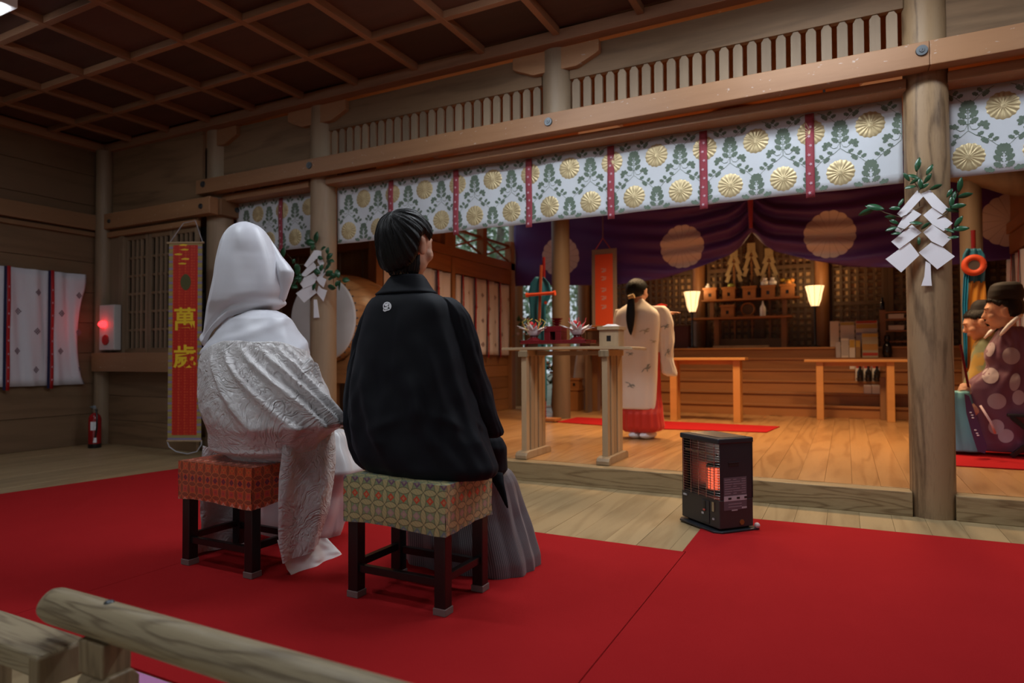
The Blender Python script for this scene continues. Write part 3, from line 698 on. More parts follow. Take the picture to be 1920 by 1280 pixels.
for i in range(5): 
    zz=ez+.16+.04*i; uu_=-.03+.035*math.sin(i*2.3); m.prism([(uu_-.035,0),(uu_,.008),(uu_+.04,.003),(uu_+.03,-.008),(uu_-.02,-.007)],lambda u,v,w:BF(u,zz+v,w),.0022,.004)
m.build('cloud_motif',gy,bt_)
cw=plain('white_cord',(.5,.5,.55,1),.7)
MB().tube([BF(-.14,ZT),BF(-.02,ZT+.17),BF(.085,ZT+.19),BF(.15,ZT)],.003,6).build('hanging_cord',cw,bt_,smooth=True)
MB().tube([BF(-.15,ZB),BF(-.13,ZB-.05),BF(-.07,ZB-.09),BF(.03,ZB-.11),BF(.11,ZB-.09),BF(.15,ZB-.03),BF(.15,ZB)],.004,6).build('lower_cord',cw,bt_,smooth=True)
# ---- orange scroll in the altar hall
t=thing('hanging_scroll','narrow orange hanging scroll with grey mounting, hung before the purple curtain','scroll',(-2.63,7.6,1.21))
MB().box(-2.79,-2.47,7.6,7.61,1.215,2.165).build('scroll_mounting',plain('grey_brown_mounting',(.22,.17,.13,1),.7),t)
MB().box(-2.745,-2.52,7.592,7.6,1.225,2.10).build('scroll_field',plain('orange_silk',(.62,.07,.015,1),.55,bumpsc=10,bst=.2),t)
MB().cyl((-2.80,7.6,1.215),(-2.46,7.6,1.215),.014,n=12).build('scroll_rod',M_['altar'],t)
m=MB(); m.tube([(-2.74,7.6,2.165),(-2.644,7.6,2.30),(-2.55,7.6,2.165)],.008,6); m.build('red_cord',M_['red_strap'],t)
MB().tube([(-2.644,7.6,2.30),(-2.644,7.6,2.62)],.008,6).build('hanging_cord',M_['curtprint'],t)
m=MB()
pale=plain('pale_character_ink',(.50,.35,.36,1),.6)
for zc in(1.90,1.80,1.66,1.56,1.45):
    for dx,dz,w_,h_ in((-.02,.02,.035,.008),(.0,-.01,.05,.008),(0,0,.008,.05),(.02,.01,.008,.03),(-.02,-.02,.02,.008)): m.box(-2.63+dx-w_/2,-2.63+dx+w_/2,7.589,7.5918,zc+dz-h_/2,zc+dz+h_/2)
m.build('scroll_characters',pale,t)
# ================================================================ CARPETS, STOOLS, RAIL
def sheet(name,pts,z0,z1,mat,parent=None,**k): return MB().prism(pts,lambda u,v,w:(u,v,w),z0,z1).build(name,mat,parent,**k)
def carpet(label,pts,grp='red felt carpets on the nave floor'):
    A=[(p[0],p[1]) for p in pts]; o=sheet('red_carpet',A,.001,.0065,M_['carpet']); tag(o,label,'carpet',grp); return o
c1=carpet('red felt carpet under the couple, ending at the open floor',[(-2.45,1.12),(-.628,1.12),(-.628,2.842),(-2.45,2.842)])
MB().box(-2.45,-.70,2.838,2.847,.0008,.005).build('carpet_edge',M_['carpet_edge'],c1)
MB().box(-2.45,-.628,1.05,1.115,.0008,.0025).build('carpet_backing',M_['carpet_edge'],c1)
c2=carpet('red felt carpet on the side of the bride, reaching toward the scroll banner',[(-4.86,1.12),(-2.452,1.12),(-2.452,3.55),(-4.50,3.55)])
MB().box(-4.8,-2.46,1.05,1.115,.0008,.0025).build('carpet_backing',M_['carpet_edge'],c2)
c3=carpet('red felt carpet running under the heater toward the front column',[(-.6245,1.12),(2.9,1.12),(2.9,3.70),(1.0,3.63),(.0,3.60),(-.645,3.56),(-.640,2.846),(-.6245,2.846)])
MB().box(-.62,2.9,1.05,1.115,.0008,.0025).build('carpet_backing',M_['carpet_edge'],c3)
def boxuv(m,x0,x1,y0,y1,z0,z1,puff=.012,nn=10):
    def g(fn,uvf): m.grid(fn,nn,nn,uvf=uvf)
    b=.006
    def side(a,t,w):  # small wobble of the cloth skirt
        return .003*math.sin(a*40+t*7)*(1-t)*w
    L=x1-x0; D=y1-y0; H=z1-z0
    g(lambda u,v:(x0+L*u,y0+side(u,v,1)-.004*math.sin(PI*u)*math.sin(PI*v),z0+H*v+(.006*math.sin(u*5) if v==0 else 0)),lambda u,v:(u*L,v*H))
    g(lambda u,v:(x1+side(u,v,1),y0+D*u,z0+H*v+(.006*math.sin(5+u*4) if v==0 else 0)),lambda u,v:(L+u*D,v*H))
    g(lambda u,v:(x1-L*u,y1,z0+H*v),lambda u,v:(L+D+u*L,v*H))
    g(lambda u,v:(x0,y1-D*u,z0+H*v),lambda u,v:(2*L+D+u*D,v*H))
    g(lambda u,v:(x0+L*u,y0+D*v,z1+puff*math.sin(PI*u)**.5*math.sin(PI*v)**.5 if 0<u<1 and 0<v<1 else z1),lambda u,v:(u*L,H+v*D))
    m.add([(x0,y0,z0+.01),(x1,y0,z0+.01),(x1,y1,z0+.01),(x0,y1,z0+.01)],[(0,3,2,1)])
def stool(label,mat,x0,x1,y0,y1,z0,z1):
    t=thing('stool',label,'stool',((x0+x1)/2,(y0+y1)/2,0.0065))
    m=MB(); boxuv(m,x0,x1,y0,y1,z0,z1); o=m.build('seat_cushion',mat,t,smooth=True)
    w=.043
    for sx in(0,1):
        for sy in(0,1):
            lx=x0+.010 if sx==0 else x1-.010-w; ly=y0+.012 if sy==0 else y1-.012-w
            lg_=MB().box(lx,lx+w,ly,ly+w,.0075,z0+.02).build('leg',M_['black_lacquer'],t,bevel=.003)
            MB().box(lx-.003,lx+w+.003,ly-.003,ly+w+.003,.0068,.030).build('leg_pad',M_['gray_pad'],lg_,bevel=.002)
    zs=.095; 
    for ly in(y0+.022,y1-.044): MB().box(x0+.05,x1-.05,ly,ly+.022,zs,zs+.026).build('stretcher',M_['black_lacquer'],t,bevel=.002)
    for lx in(x0+.020,x1-.042): MB().box(lx,lx+.022,y0+.05,y1-.05,zs+.012,zs+.038).build('stretcher',M_['black_lacquer'],t,bevel=.002)
    return t
stool('black lacquered stool with green and gold brocade seat, under the groom in black',M_['brocade_green'],-1.584,-1.157,1.775,2.085,.272,.432)
stool('black lacquered stool with red brocade seat, under the bride in white',M_['brocade_red'],-2.437,-2.012,1.748,2.06,.275,.43)
# --- foreground rail
RY=.90
rl=thing('balustrade','weathered wooden balustrade with a round top rail in the near corner','railing',(-1.5,RY,0))
m=MB(); xl=P(93,1150,Y=RY).x; N=32
prof=[(xl,.018),(xl+.006,.030),(xl+.018,.038),(xl+.035,.0415),(xl+.06,.042),(-.2,.042),(1.0,.042)]
vs=[];fs=[]
for x,r in prof:
    for i in range(N):
        a=2*PI*i/N; q=r*(1+.03*math.cos(4*a)); vs.append((x,RY+q*math.cos(a),.2555+q*math.sin(a)))
for j in range(len(prof)-1):
    for i in range(N): fs.append((j*N+i,j*N+(i+1)%N,(j+1)*N+(i+1)%N,(j+1)*N+i))
fs+=[tuple(range(N)),tuple(range((len(prof)-1)*N,len(prof)*N))]
m.add(vs,fs); m.build('top_rail',M_['rail'],rl,smooth=True)
nx=P(205,1132,Y=RY).x
MB().ell((nx,RY,.2975),(.011,.011,.006),16,8).build('nail_head',M_['iron'],rl,smooth=True)
bx0=P(146,1215,Y=.862).x; bx1=P(192,1225,Y=.862).x; by1=P(247,1215,X=bx1).y
MB().box(bx0,bx1,.862,by1,.148,.222).build('bearing_block',M_['railZ'],rl,bevel=.004)
px0=P(143,1260,Y=.855).x; px1=P(192,1260,Y=.855).x; py1=P(263,1260,X=px1).y
MB().prism([(.855,-.3),(py1,-.3),(py1,.132),(py1-.016,.152),(.871,.152),(.855,.134)],lambda u,v,w:(w,u,v),px0,px1).build('post',M_['railZ'],rl,bevel=.005,seg=3)
MB().box(.3,.4,.86,.94,-.3,.215).build('post',M_['railZ'],rl,bevel=.005)
br=thing('side_rail','broad weathered plank rail meeting the balustrade post','railing',(-2.3,.87,0))
MB().box(-3.2,-1.625,.822,.932,.128,.18).build('plank',M_['rail'],br,bevel=.006)
MB().box(-1.66,-1.622,.82,.934,.10,.176).build('end_block',M_['railZ'],br,bevel=.006)
MB().box(-2.10,-1.93,.835,.92,-.3,.128).build('post',M_['railZ'],br,bevel=.005)
MB().box(-2.9,-2.8,.835,.92,-.3,.128).build('post',M_['railZ'],br,bevel=.005)
# --- red mats in the altar hall
m1=sheet('red_mat',[(-2.8,7.10),(-.60,7.02),(-.665,6.45),(-1.75,6.30),(-2.8,6.5)],.132,.139,M_['carpet']); tag(m1,'red mat lying before the altar benches behind the shrine maiden','mat')
m2=sheet('red_mat',[(.55,5.02),(1.44,5.06),(1.44,7.0),(.60,7.0)],.132,.139,M_['carpet']); tag(m2,'red mat under the two seated priests','mat')
# ================================================================ HEATER
hb=P(1268,975,z=0); hf=P(1345,1005,z=0)
e1=Vector((hf.x-hb.x,hf.y-hb.y,0)).normalized(); e2=Vector((-e1.y,e1.x,0)); W0=.325; D0=.25
hc=Vector((hb.x,hb.y,0))+e1*W0/2+e2*D0/2
ht=thing('paraffin_heater','dark grey paraffin heater glowing orange behind its wire guard','heater',(hc.x,hc.y,.0065))
def HP(x,y,z): return hc+e1*x+e2*y+Vector((0,0,z+.0065))
def hbox(m,x0,x1,y0,y1,z0,z1): return m.hexa([HP(x0,y0,z0),HP(x1,y0,z0),HP(x1,y1,z0),HP(x0,y1,z0),HP(x0,y0,z1),HP(x1,y0,z1),HP(x1,y1,z1),HP(x0,y1,z1)])
hm=plain('heater_dark_enamel',(.035,.040,.048,1),.38,.3,spec=.5); hm2=plain('heater_brown_grey_enamel',(.045,.042,.042,1),.45,.2)
hin=plain('heater_dark_interior',(.02,.018,.016,1),.6); hsteel=plain('reflector_steel',(.42,.40,.36,1),.28,.9); hwire=plain('guard_wire',(.55,.55,.52,1),.25,1)
wx=.148
m=MB(); m.prism([(-W0/2,-D0/2+.03),(-W0/2+.03,-D0/2),(W0/2-.03,-D0/2),(W0/2,-D0/2+.03),(W0/2,D0/2),(-W0/2,D0/2)],lambda u,v,w:HP(u,v,w),0,.010); m.build('base_pan',hm,ht,bevel=.003)
m=MB(); hbox(m,-wx,wx,-.10,.10,.018,.155); m.build('lower_cabinet',hm2,ht,bevel=.005,seg=3)
m=MB(); hbox(m,-wx+.02,wx-.02,-.07,.09,.010,.02); m.build('plinth',hin,ht)
m=MB(); hbox(m,wx-.006,wx,-.095,.10,.155,.425); m.build('side_panel',hm,ht,bevel=.002)
m=MB(); hbox(m,-wx,-wx+.006,-.095,.10,.155,.425); m.build('side_panel',hm,ht,bevel=.002)
m=MB(); hbox(m,-wx,wx,.09,.10,.155,.425); m.build('rear_panel',hm,ht)
m=MB(); m.grid(lambda u,v:HP(-.12+.24*u,.075-.13*abs(2*u-1)**2.2,.16+.25*v),24,2); m.build('reflector',hsteel,ht,smooth='all')
m=MB(); hbox(m,-wx-.004,wx+.004,-.108,.104,.420,.447); m.build('top_plate',hm,ht,bevel=.007,seg=3)
m=MB(); hbox(m,-wx+.02,wx-.02,-.07,.08,.4475,.449); m.build('top_heat_plate',hsteel,ht)
m=MB(); hbox(m,-.12,.12,-.095,-.085,.362,.369); m.build('guard_bar',hwire,ht)
# burner
m=MB(); m.cyl(HP(0,.0,.155),HP(0,.0,.175),.055,.05,24); m.build('burner_base',hin,ht,smooth=True)
glow=plain('burner_glow',(1,.2,.06,1),.5,em=(1,.12,.05,1),est=1.3)
m=MB(); m.cyl(HP(0,.0,.18),HP(0,.0,.285),.042,.042,28); bu=m.build('burner_mesh',glow,ht,smooth=True)
m=MB()
for i in range(14):
    a=2*PI*i/14; m.cyl(HP(.045*math.cos(a),.045*math.sin(a),.178),HP(.045*math.cos(a),.045*math.sin(a),.29),.0022,n=6)
for j in range(9): 
    pts=[HP(.0455*math.cos(2*PI*i/20),.0455*math.sin(2*PI*i/20),.185+.0125*j) for i in range(21)]; m.tube(pts,.0012,5)
m.build('burner_cage',hsteel,ht,smooth=True)
m=MB(); m.cyl(HP(0,0,.288),HP(0,0,.30),.048,.044,24); m.build('burner_cap',hin,ht,smooth=True)
# wire guard
m=MB()
for j in range(21): m.tube([HP(-wx+.004,-.094,.162+.0125*j),HP(-.12,-.106,.162+.0125*j),HP(.12,-.106,.162+.0125*j),HP(wx-.004,-.094,.162+.0125*j)],.0012,5)
for x in(-.12,-.06,0,.06,.12): m.tube([HP(x,-.107,.155),HP(x,-.107,.422)],.0018,6)
m.build('wire_guard',hwire,ht,smooth=True)
m=MB(); hbox(m,.02,.075,-.104,-.1,.03,.14); m.build('control_panel',hm,ht,bevel=.002)
m=MB(); hbox(m,.036,.050,-.106,-.1035,.085,.135); m.build('lever_slot',hin,ht)
m=MB(); hbox(m,.036,.052,-.112,-.1055,.088,.096); m.build('lever_knob',plain('red_knob',(.55,.1,.08,1),.4),ht,bevel=.002)
m=MB(); hbox(m,.096,.112,-.1045,-.1,.095,.14); m.build('fuel_gauge_window',hsteel,ht)
sil=plain('silver_print',(.45,.46,.48,1),.5)
for x0,x1,z0,z1 in((-.128,-.10,.132,.140),(.018,.036,.068,.078),(.10,.112,.055,.064)):
    m=MB(); hbox(m,x0,x1,-.1055,-.1005 if x0<0 or x0>.08 else -.1045,z0,z1); m.build('printed_mark',sil,ht)
# side: handle slot, rating label
m=MB(); hbox(m,wx-.001,wx+.0015,-.045,.015,.312,.328); m.build('handle_slot',hin,ht,bevel=.001)
m=MB(); hbox(m,wx-.001,wx+.004,-.048,.018,.328,.332); m.build('handle_lip',hm,ht)
lb=MB(); hbox(lb,wx,wx+.0008,-.075,.06,.105,.26); lb=lb.build('rating_label',plain('label_mauve_grey',(.13,.10,.12,1),.6),ht)
m=MB(); hbox(m,wx+.0008,wx+.0016,-.075,.06,.148,.172); m.build('label_stripe',plain('label_white',(.5,.48,.52,1),.6),lb)
m=MB()
for k in range(7):
    for a,b_ in((-.07,-.035+.01*(k%3)),(-.02,.02+.02*((k*2)%3-1)),(.03,.055)): hbox(m,wx+.0008,wx+.0014,a,b_,.182+.011*k,.1855+.011*k)
for k in range(2): hbox(m,wx+.0008,wx+.0014,-.05,.03,.118+.013*k,.122+.013*k)
m.build('label_print',plain('label_print_ink',(.30,.25,.28,1),.6),lb)
m=MB()
for a in(-.05,0.,.045): hbox(m,wx+.0016,wx+.0022,a,a+.018,.155,.165)
m.build('label_stripe_print',hin,lb)
m=MB(); hbox(m,wx,wx+.001,.03,.06,.108,.116); hbox(m,wx,wx+.001,-.03,.005,.100,.106); m.build('printed_mark',sil,ht)
m=MB(); m.cyl(HP(wx,.03,.042),HP(wx+.003,.03,.042),.014,n=6); m.build('hex_badge',plain('orange_brown_badge',(.25,.09,.02,1),.5),ht)
m=MB(); m.ell(HP(wx+.008,.115,.02),(.014,.014,.014),14,8); m.build('fuel_cap',plain('fuel_cap_white',(.7,.55,.55,1),.4),ht,smooth=True)
# ================================================================ PAPER STREAMERS WITH SAKAKI
def streamer(label,G,polysL,polysR,tail,leaves,stems,Yc,name='paper_streamer',sc=1.):
    c=G(polysL[0][0][0],polysL[0][0][1]); t=thing(name,label,'paper streamer',(c.x,Yc,min(G(*p).z for p in tail)),'white zigzag paper streamers tied to the columns')
    for polys in(polysL,polysR):
        for i,pl in enumerate(polys):
            q=[G(*p) for p in pl]; y=Yc-.006+(.004 if i%2 else 0)+.0015*i
            MB().prism([(v.x,v.z) for v in q],lambda u,v,w:(u,w+.10*(c.z-v)*0,v),y,y+.0012).build('paper_fold',M_['white_paper'],t)
    q=[G(*p) for p in tail]; y=Yc+.006
    MB().prism([(v.x,v.z) for v in q],lambda u,v,w:(u,w,v),y,y+.004).build('paper_tail',M_['white_paper'],t)
    b=thing('sakaki_branch',label.split(' tied')[0].replace('white zigzag paper streamer','green sakaki sprigs behind the paper streamer')+(' on the front column' if sc>1 else ' on the column by the bride'),'branch',(c.x,Yc+.01,c.z-.2),'sakaki sprigs on the columns')
    for s_ in stems:
        MB().tube([Vector((G(*p).x,Yc+.012-.02*((i*3)%2),G(*p).z)) for i,p in enumerate(s_)],[.0028]*(len(s_)-1)+[.0015],6).build('twig',M_['stem'],b,smooth=True)
    R_=random.Random(3)
    for (x,y,a,L) in leaves:
        c0=G(x,y); a=math.radians(a); yy=Yc+.008-R_.random()*.03; L=L*sc; wd=L*(.19 if sc>1 else .30)
        tw=R_.uniform(-.6,.6); m=MB()
        vs=[];n_=7
        for k in range(n_):
            tt=k/(n_-1); ww=wd*math.sin(PI*(tt*.96+.02))**.8
            for s2 in(-1,0,1):
                lx=(tt-.5)*L; ly=s2*ww
                vs.append((c0.x+lx*math.cos(a)-ly*math.sin(a)*math.cos(tw),yy+(-.0025 if s2 else .001)-.006*math.sin(tt*PI)+ly*math.sin(tw),c0.z+lx*math.sin(a)+ly*math.cos(a)*math.cos(tw)))
        m.add(vs,[(k*3+j,k*3+j+1,(k+1)*3+j+1,(k+1)*3+j) for k in range(n_-1) for j in(0,1)])
        m.build('leaf',M_['leaf'],b,smooth='all',solid=.0008)
G4=lambda x,y:P(1600+x/4,280+y/4,Y=3.945)
streamer('white zigzag paper streamer tied to the front column',G4,
 [[(480,305),(525,352),(440,445),(372,515),(328,482)],[(440,442),(512,484),(345,628),(312,606),(372,512)],[(440,562),(512,622),(345,745),(285,690)],[(425,695),(498,790),(360,920),(242,820),(345,745)]],
 [[(508,330),(575,302),(712,440),(668,483),(590,430)],[(525,490),(595,432),(748,550),(680,610),(595,560)],[(525,620),(592,560),(738,665),(672,728),(588,688)],[(492,770),(585,695),(672,730),(765,800),(632,897)]],
 [(545,835),(582,855),(586,960),(592,1020),(512,1020),(535,950)],
 [(485,110,78,.075),(572,150,60,.06),(398,208,-60,.055),(450,198,-25,.06),(560,215,55,.06),(500,262,95,.06),(530,280,30,.05),(618,285,20,.06),(425,285,5,.055),(160,435,-18,.095),(100,470,20,.085),(312,445,-8,.055),(280,508,-15,.055),(305,548,-30,.05),(285,597,15,.06),(320,632,0,.05),(355,400,60,.05),(745,365,70,.075),(797,270,80,.08),(838,342,10,.07),(782,430,5,.07),(742,458,-20,.06),(788,540,55,.065),(805,594,0,.075),(752,660,0,.05),(722,610,-30,.05),(470,555,-10,.06),(540,575,40,.05),(490,690,90,.045),(720,330,60,.05),(460,240,30,.05),(735,395,85,.06)],
 [[(500,420),(490,300),(480,180),(485,120)],[(500,300),(550,210),(572,160)],[(520,420),(360,510),(240,470),(170,440)],[(500,560),(380,600),(280,560)],[(560,560),(700,480),(760,380),(797,290)],[(600,640),(720,610),(800,592)],[(490,280),(440,220),(400,215)],[(700,470),(790,430)]],3.955,sc=1.01)
G2=lambda x,y:P(520+x/4.922,430+y/4.922,Y=3.945)
streamer('white zigzag paper streamer tied to the column beside the bride',G2,
 [[(335,193),(372,190),(368,262),(270,352),(243,330)],[(325,300),(362,345),(240,445),(213,415),(268,350)],[(330,400),(365,440),(335,500),(235,545),(203,500),(238,445)],[(315,500),(352,582),(235,675),(160,588),(225,545)]],
 [[(372,190),(402,200),(402,250),(428,312),(405,350),(368,300)],[(362,338),(400,330),(437,400),(408,442),(360,410)],[(350,455),(382,425),(447,460),(420,535),(380,500)],[(352,585),(370,515),(400,545),(449,560),(415,664)]],
 [(322,645),(350,645),(362,740),(373,812),(322,815)],
 [(355,72,80,.10),(298,120,-10,.105),(332,168,60,.06),(412,172,20,.06),(460,195,80,.06),(408,265,-20,.065),(490,250,30,.08),(478,300,-60,.08),(505,290,-20,.06),(470,340,40,.08),(412,355,70,.06),(372,392,-20,.085),(475,405,30,.085),(520,425,-30,.08),(562,410,-70,.08),(500,452,10,.07),(630,466,-10,.08),(575,515,80,.09),(510,535,-10,.09),(545,500,50,.06),(68,215,80,.10),(155,295,60,.05),(190,380,70,.10),(202,425,-30,.08),(170,480,40,.10),(160,525,-20,.085),(185,450,10,.07),(180,345,50,.06),(450,380,50,.07),(350,530,60,.07),(215,470,60,.06)],
 [[(360,430),(350,300),(335,170),(350,90)],[(335,170),(300,130)],[(370,420),(450,300),(470,210)],[(370,430),(480,410),(570,430),(630,466)],[(500,440),(520,530)],[(330,450),(220,430),(190,380),(160,300)],[(300,460),(190,470),(165,520)],[(350,300),(180,330),(70,220)]],3.955,sc=.95)
# ================================================================ WALL ALARM, EXTINGUISHER
ax0=P(183,600,Y=3.80).x; ax1=P(211,600,Y=3.80).x; az1=P(200,571,Y=3.8).z; az0=P(200,656,Y=3.8).z
al=thing('fire_alarm_panel','white fire alarm panel with a glowing red lamp and red call button','alarm',((ax0+ax1)/2,3.86,az0))
MB().box(ax0,ax1,3.815,3.885,az0,az1).build('housing',plain('alarm_white',(.62,.62,.60,1),.5),al,bevel=.006)
am=(ax0+ax1)/2-.03; 
MB().ell((am,3.80,P(190,608,Y=3.8).z),(.040,.045,.034),20,12).build('red_lamp',plain('alarm_lamp_lit',(1,.05,.03,1),.3,em=(1,.02,.025,1),est=5.),al,smooth=True)
MB().cyl((am+.02,3.815,P(194,637,Y=3.8).z),(am+.02,3.805,P(194,637,Y=3.8).z),.052,.048,24).build('call_button',plain('alarm_button_red',(.40,.012,.01,1),.35),al,smooth=True)
l=bpy.data.lights.new('alarm_lamp_light','POINT'); l.energy=.22; l.color=(1,.04,.04); l.shadow_soft_size=.03; lo=bpy.data.objects.new('alarm_lamp_light',l); lo.location=(am-.02,3.73,P(190,608,Y=3.8).z); COL.objects.link(lo)
ex_=P(177,841,z=0); X0,Y0=-6.36,3.69
et=thing('fire_extinguisher','red fire extinguisher standing in the corner by the post','fire extinguisher',(X0,Y0,0))
er=plain('extinguisher_red',(.33,.008,.01,1),.25)
MB().lathe((X0,Y0,0),[(.052,.0),(.056,.005),(.056,.04)],24).build('base_ring',M_['black_lacquer'],et,smooth=True)
MB().lathe((X0,Y0,0),[(.054,.035),(.054,.27),(.045,.305),(.022,.325),(.018,.335)],28).build('cylinder',er,et,smooth=True)
MB().lathe((X0,Y0,0),[(.02,.333),(.024,.34),(.024,.37),(.012,.375)],16).build('valve',hsteel,et,smooth=True)
MB().hexa([(X0-.01,Y0-.012,.37),(X0+.02,Y0-.012,.35),(X0+.02,Y0+.012,.35),(X0-.01,Y0+.012,.37),(X0-.075,Y0-.012,.385),(X0-.01,Y0-.012,.40),(X0-.01,Y0+.012,.40),(X0-.075,Y0+.012,.385)]).build('lever',plain('lever_grey',(.2,.24,.26,1),.4),et,bevel=.002)
MB().tube([(X0+.02,Y0-.01,.36),(X0+.07,Y0-.03,.36),(X0+.10,Y0-.04,.31),(X0+.10,Y0-.04,.2),(X0+.085,Y0-.045,.1)],.008,10).build('hose',M_['black_lacquer'],et,smooth=True)
MB().cyl((X0+.085,Y0-.045,.105),(X0+.08,Y0-.045,.06),.012,.016,12).build('nozzle',M_['white_paper'],et,smooth=True)
m=MB(); 
m.grid(lambda u,v:(X0+.0555*math.cos(-1.2+1.0*u),Y0+.0555*math.sin(-1.2+1.0*u),.17+.08*v),8,1); m.build('paper_label',M_['white_paper'],et,smooth='all')
# ================================================================ DRUM
t=thing('taiko_drum','large wooden drum with a pale studded skin behind the second column','drum',(-4.12,4.66,.13))
dc=Vector((-4.12,4.34,1.185)); m=MB(); N=48
pr_=[(0,.372),(.02,.385),(.15,.415),(.30,.425),(.45,.415),(.60,.385),(.62,.372)]
vs=[(dc.x+r*math.cos(2*PI*i/N),dc.y+y,dc.z+r*math.sin(2*PI*i/N)) for y,r in pr_ for i in range(N)]
m.add(vs,[(j*N+i,j*N+(i+1)%N,(j+1)*N+(i+1)%N,(j+1)*N+i) for j in range(len(pr_)-1) for i in range(N)]); m.build('barrel',M_['drumwood'],t,smooth=True)
skin_m=plain('drum_skin',(.62,.60,.58,1),.6,var=.08,bumpsc=6)
for y,s_ in((0,-1),(.62,1)):
    m=MB(); vs=[(dc.x+r*math.cos(2*PI*i/N),dc.y+y+s_*d,dc.z+r*math.sin(2*PI*i/N)) for r,d in((.374,-.05),(.380,-.02),(.376,0),(.36,.006),(.18,.009),(.02,.010)) for i in range(N)]
    m.add(vs,[(j*N+i,j*N+(i+1)%N,(j+1)*N+(i+1)%N,(j+1)*N+i) for j in range(5) for i in range(N)]+[tuple(range(5*N,6*N))]); sk=m.build('drum_skin',skin_m,t,smooth='all')
    if s_<0:
        for i in range(36):
            a=2*PI*i/36; MB().ell((dc.x+.383*math.cos(a),dc.y+.018,dc.z+.383*math.sin(a)),.008,8,6).build('stud',M_['iron'],t,smooth='all')
for y in(4.42,4.86):
    m=MB(); m.box(-4.5,-3.74,y-.03,y+.03,.62,.70); m.build('cradle_beam',M_['altar'],t,bevel=.004)
    MB().prism([(-.30,0),(.30,0),(.30,.2),(.2,.12),(0,.09),(-.2,.12),(-.30,.2)],lambda u,v,w:(-4.12+u,w,.70+v),y-.028,y+.028).build('cradle',M_['altar'],t,bevel=.003)
    for x in(-4.44,-3.80): MB().box(x-.03,x+.03,y-.03,y+.03,.131,.62).build('leg',M_['altarZ'],t,bevel=.003)
for x in(-4.44,-3.80): MB().box(x-.02,x+.02,4.45,4.83,.25,.30).build('stretcher',M_['altarY'],t)
# ================================================================ OFFERING STAND IN THE FRONT
t=thing('offering_stand','pale wood offering table with slatted end panels standing on the altar floor edge','table',(-1.73,4.29,.13))
m=MB()
pts=[(-2.21,.893),(-1.9,.897),(-1.55,.897),(-1.27,.893),(-1.24,.889),(-1.24,.906),(-1.27,.912),(-1.55,.915),(-1.9,.915),(-2.21,.912)]
m.prism(pts,lambda u,v,w:(u,w,v),4.13,4.47); m.build('table_top',M_['standX'],t,bevel=.002)
for cx in(-2.035,-1.435):
    MB().box(cx-.03,cx+.03,4.13,4.47,.852,.892).build('cross_bearer',M_['stand'],t,bevel=.003)
    for i in range(5):
        y=4.165+i*.068; MB().box(cx-.020-.004*(i%2),cx+.020+.004*(i%2),y-.027,y+.027,.175,.853).build('slat',M_['stand'],t,bevel=.003)
    MB().prism([(4.085,.1305),(4.515,.1305),(4.515,.155),(4.50,.175),(4.46,.182),(4.14,.182),(4.10,.175),(4.085,.155)],lambda u,v,w:(w,u,v),cx-.045,cx+.045).build('foot',M_['stand'],t,bevel=.004)
    MB().box(cx-.035,cx+.035,4.118,4.13,.845,.885).build('peg',M_['railZ'],t,bevel=.002)
MB().box(-2.0,-1.47,4.28,4.31,.855,.885).build('long_rail',M_['standX'],t,bevel=.002)
ZT1=.9155
# tray
xa=P(982,640,Y=4.25).x; xb=P(1104,640,Y=4.25).x
t=thing('lacquer_tray','dark red lacquer tray holding two festive cups','tray',((xa+xb)/2,4.28,ZT1))
MB().box(xa,xb,4.19,4.40,ZT1+.022,ZT1+.034).build('tray_plate',M_['redlac'],t,bevel=.003)
for y in(4.19,4.395): MB().box(xa,xb,y,y+.008,ZT1+.034,ZT1+.048).build('tray_rim',M_['redlac'],t,bevel=.002)
for x in(xa,xb-.008): MB().box(x,x+.008,4.19,4.40,ZT1+.034,ZT1+.048).build('tray_rim',M_['redlac'],t,bevel=.002)
for x in(xa+.04,xb-.05): MB().box(x,x+.012,4.21,4.38,ZT1,ZT1+.0225).build('tray_foot',M_['redlac'],t)
def petal(m,c,a,L,w,tilt,mm=0):
    d=Vector((math.cos(a)*math.sin(tilt),math.sin(a)*math.sin(tilt),math.cos(tilt))); s_=Vector((-math.sin(a),math.cos(a),0)); c=Vector(c)
    n_=d.cross(s_); vs=[]
    for tt in(0,.3,.6,1.):
        ww=w*(.5+.9*math.sin(PI*min(.9,tt+.1)))*(1-tt**3)+.0015; o=c+d*L*tt+n_*(-.25*L*tt*tt)
        vs+=[o-s_*ww,o+s_*ww]
    m.add(vs,[(2*i,2*i+1,2*i+3,2*i+2) for i in range(3)],mm)
goldp=plain('gold_paper_cord',(.60,.42,.06,1),.4,.3); redp=plain('red_paper',(.60,.02,.03,1),.5); greenp=plain('green_bead',(.02,.15,.09,1),.4)
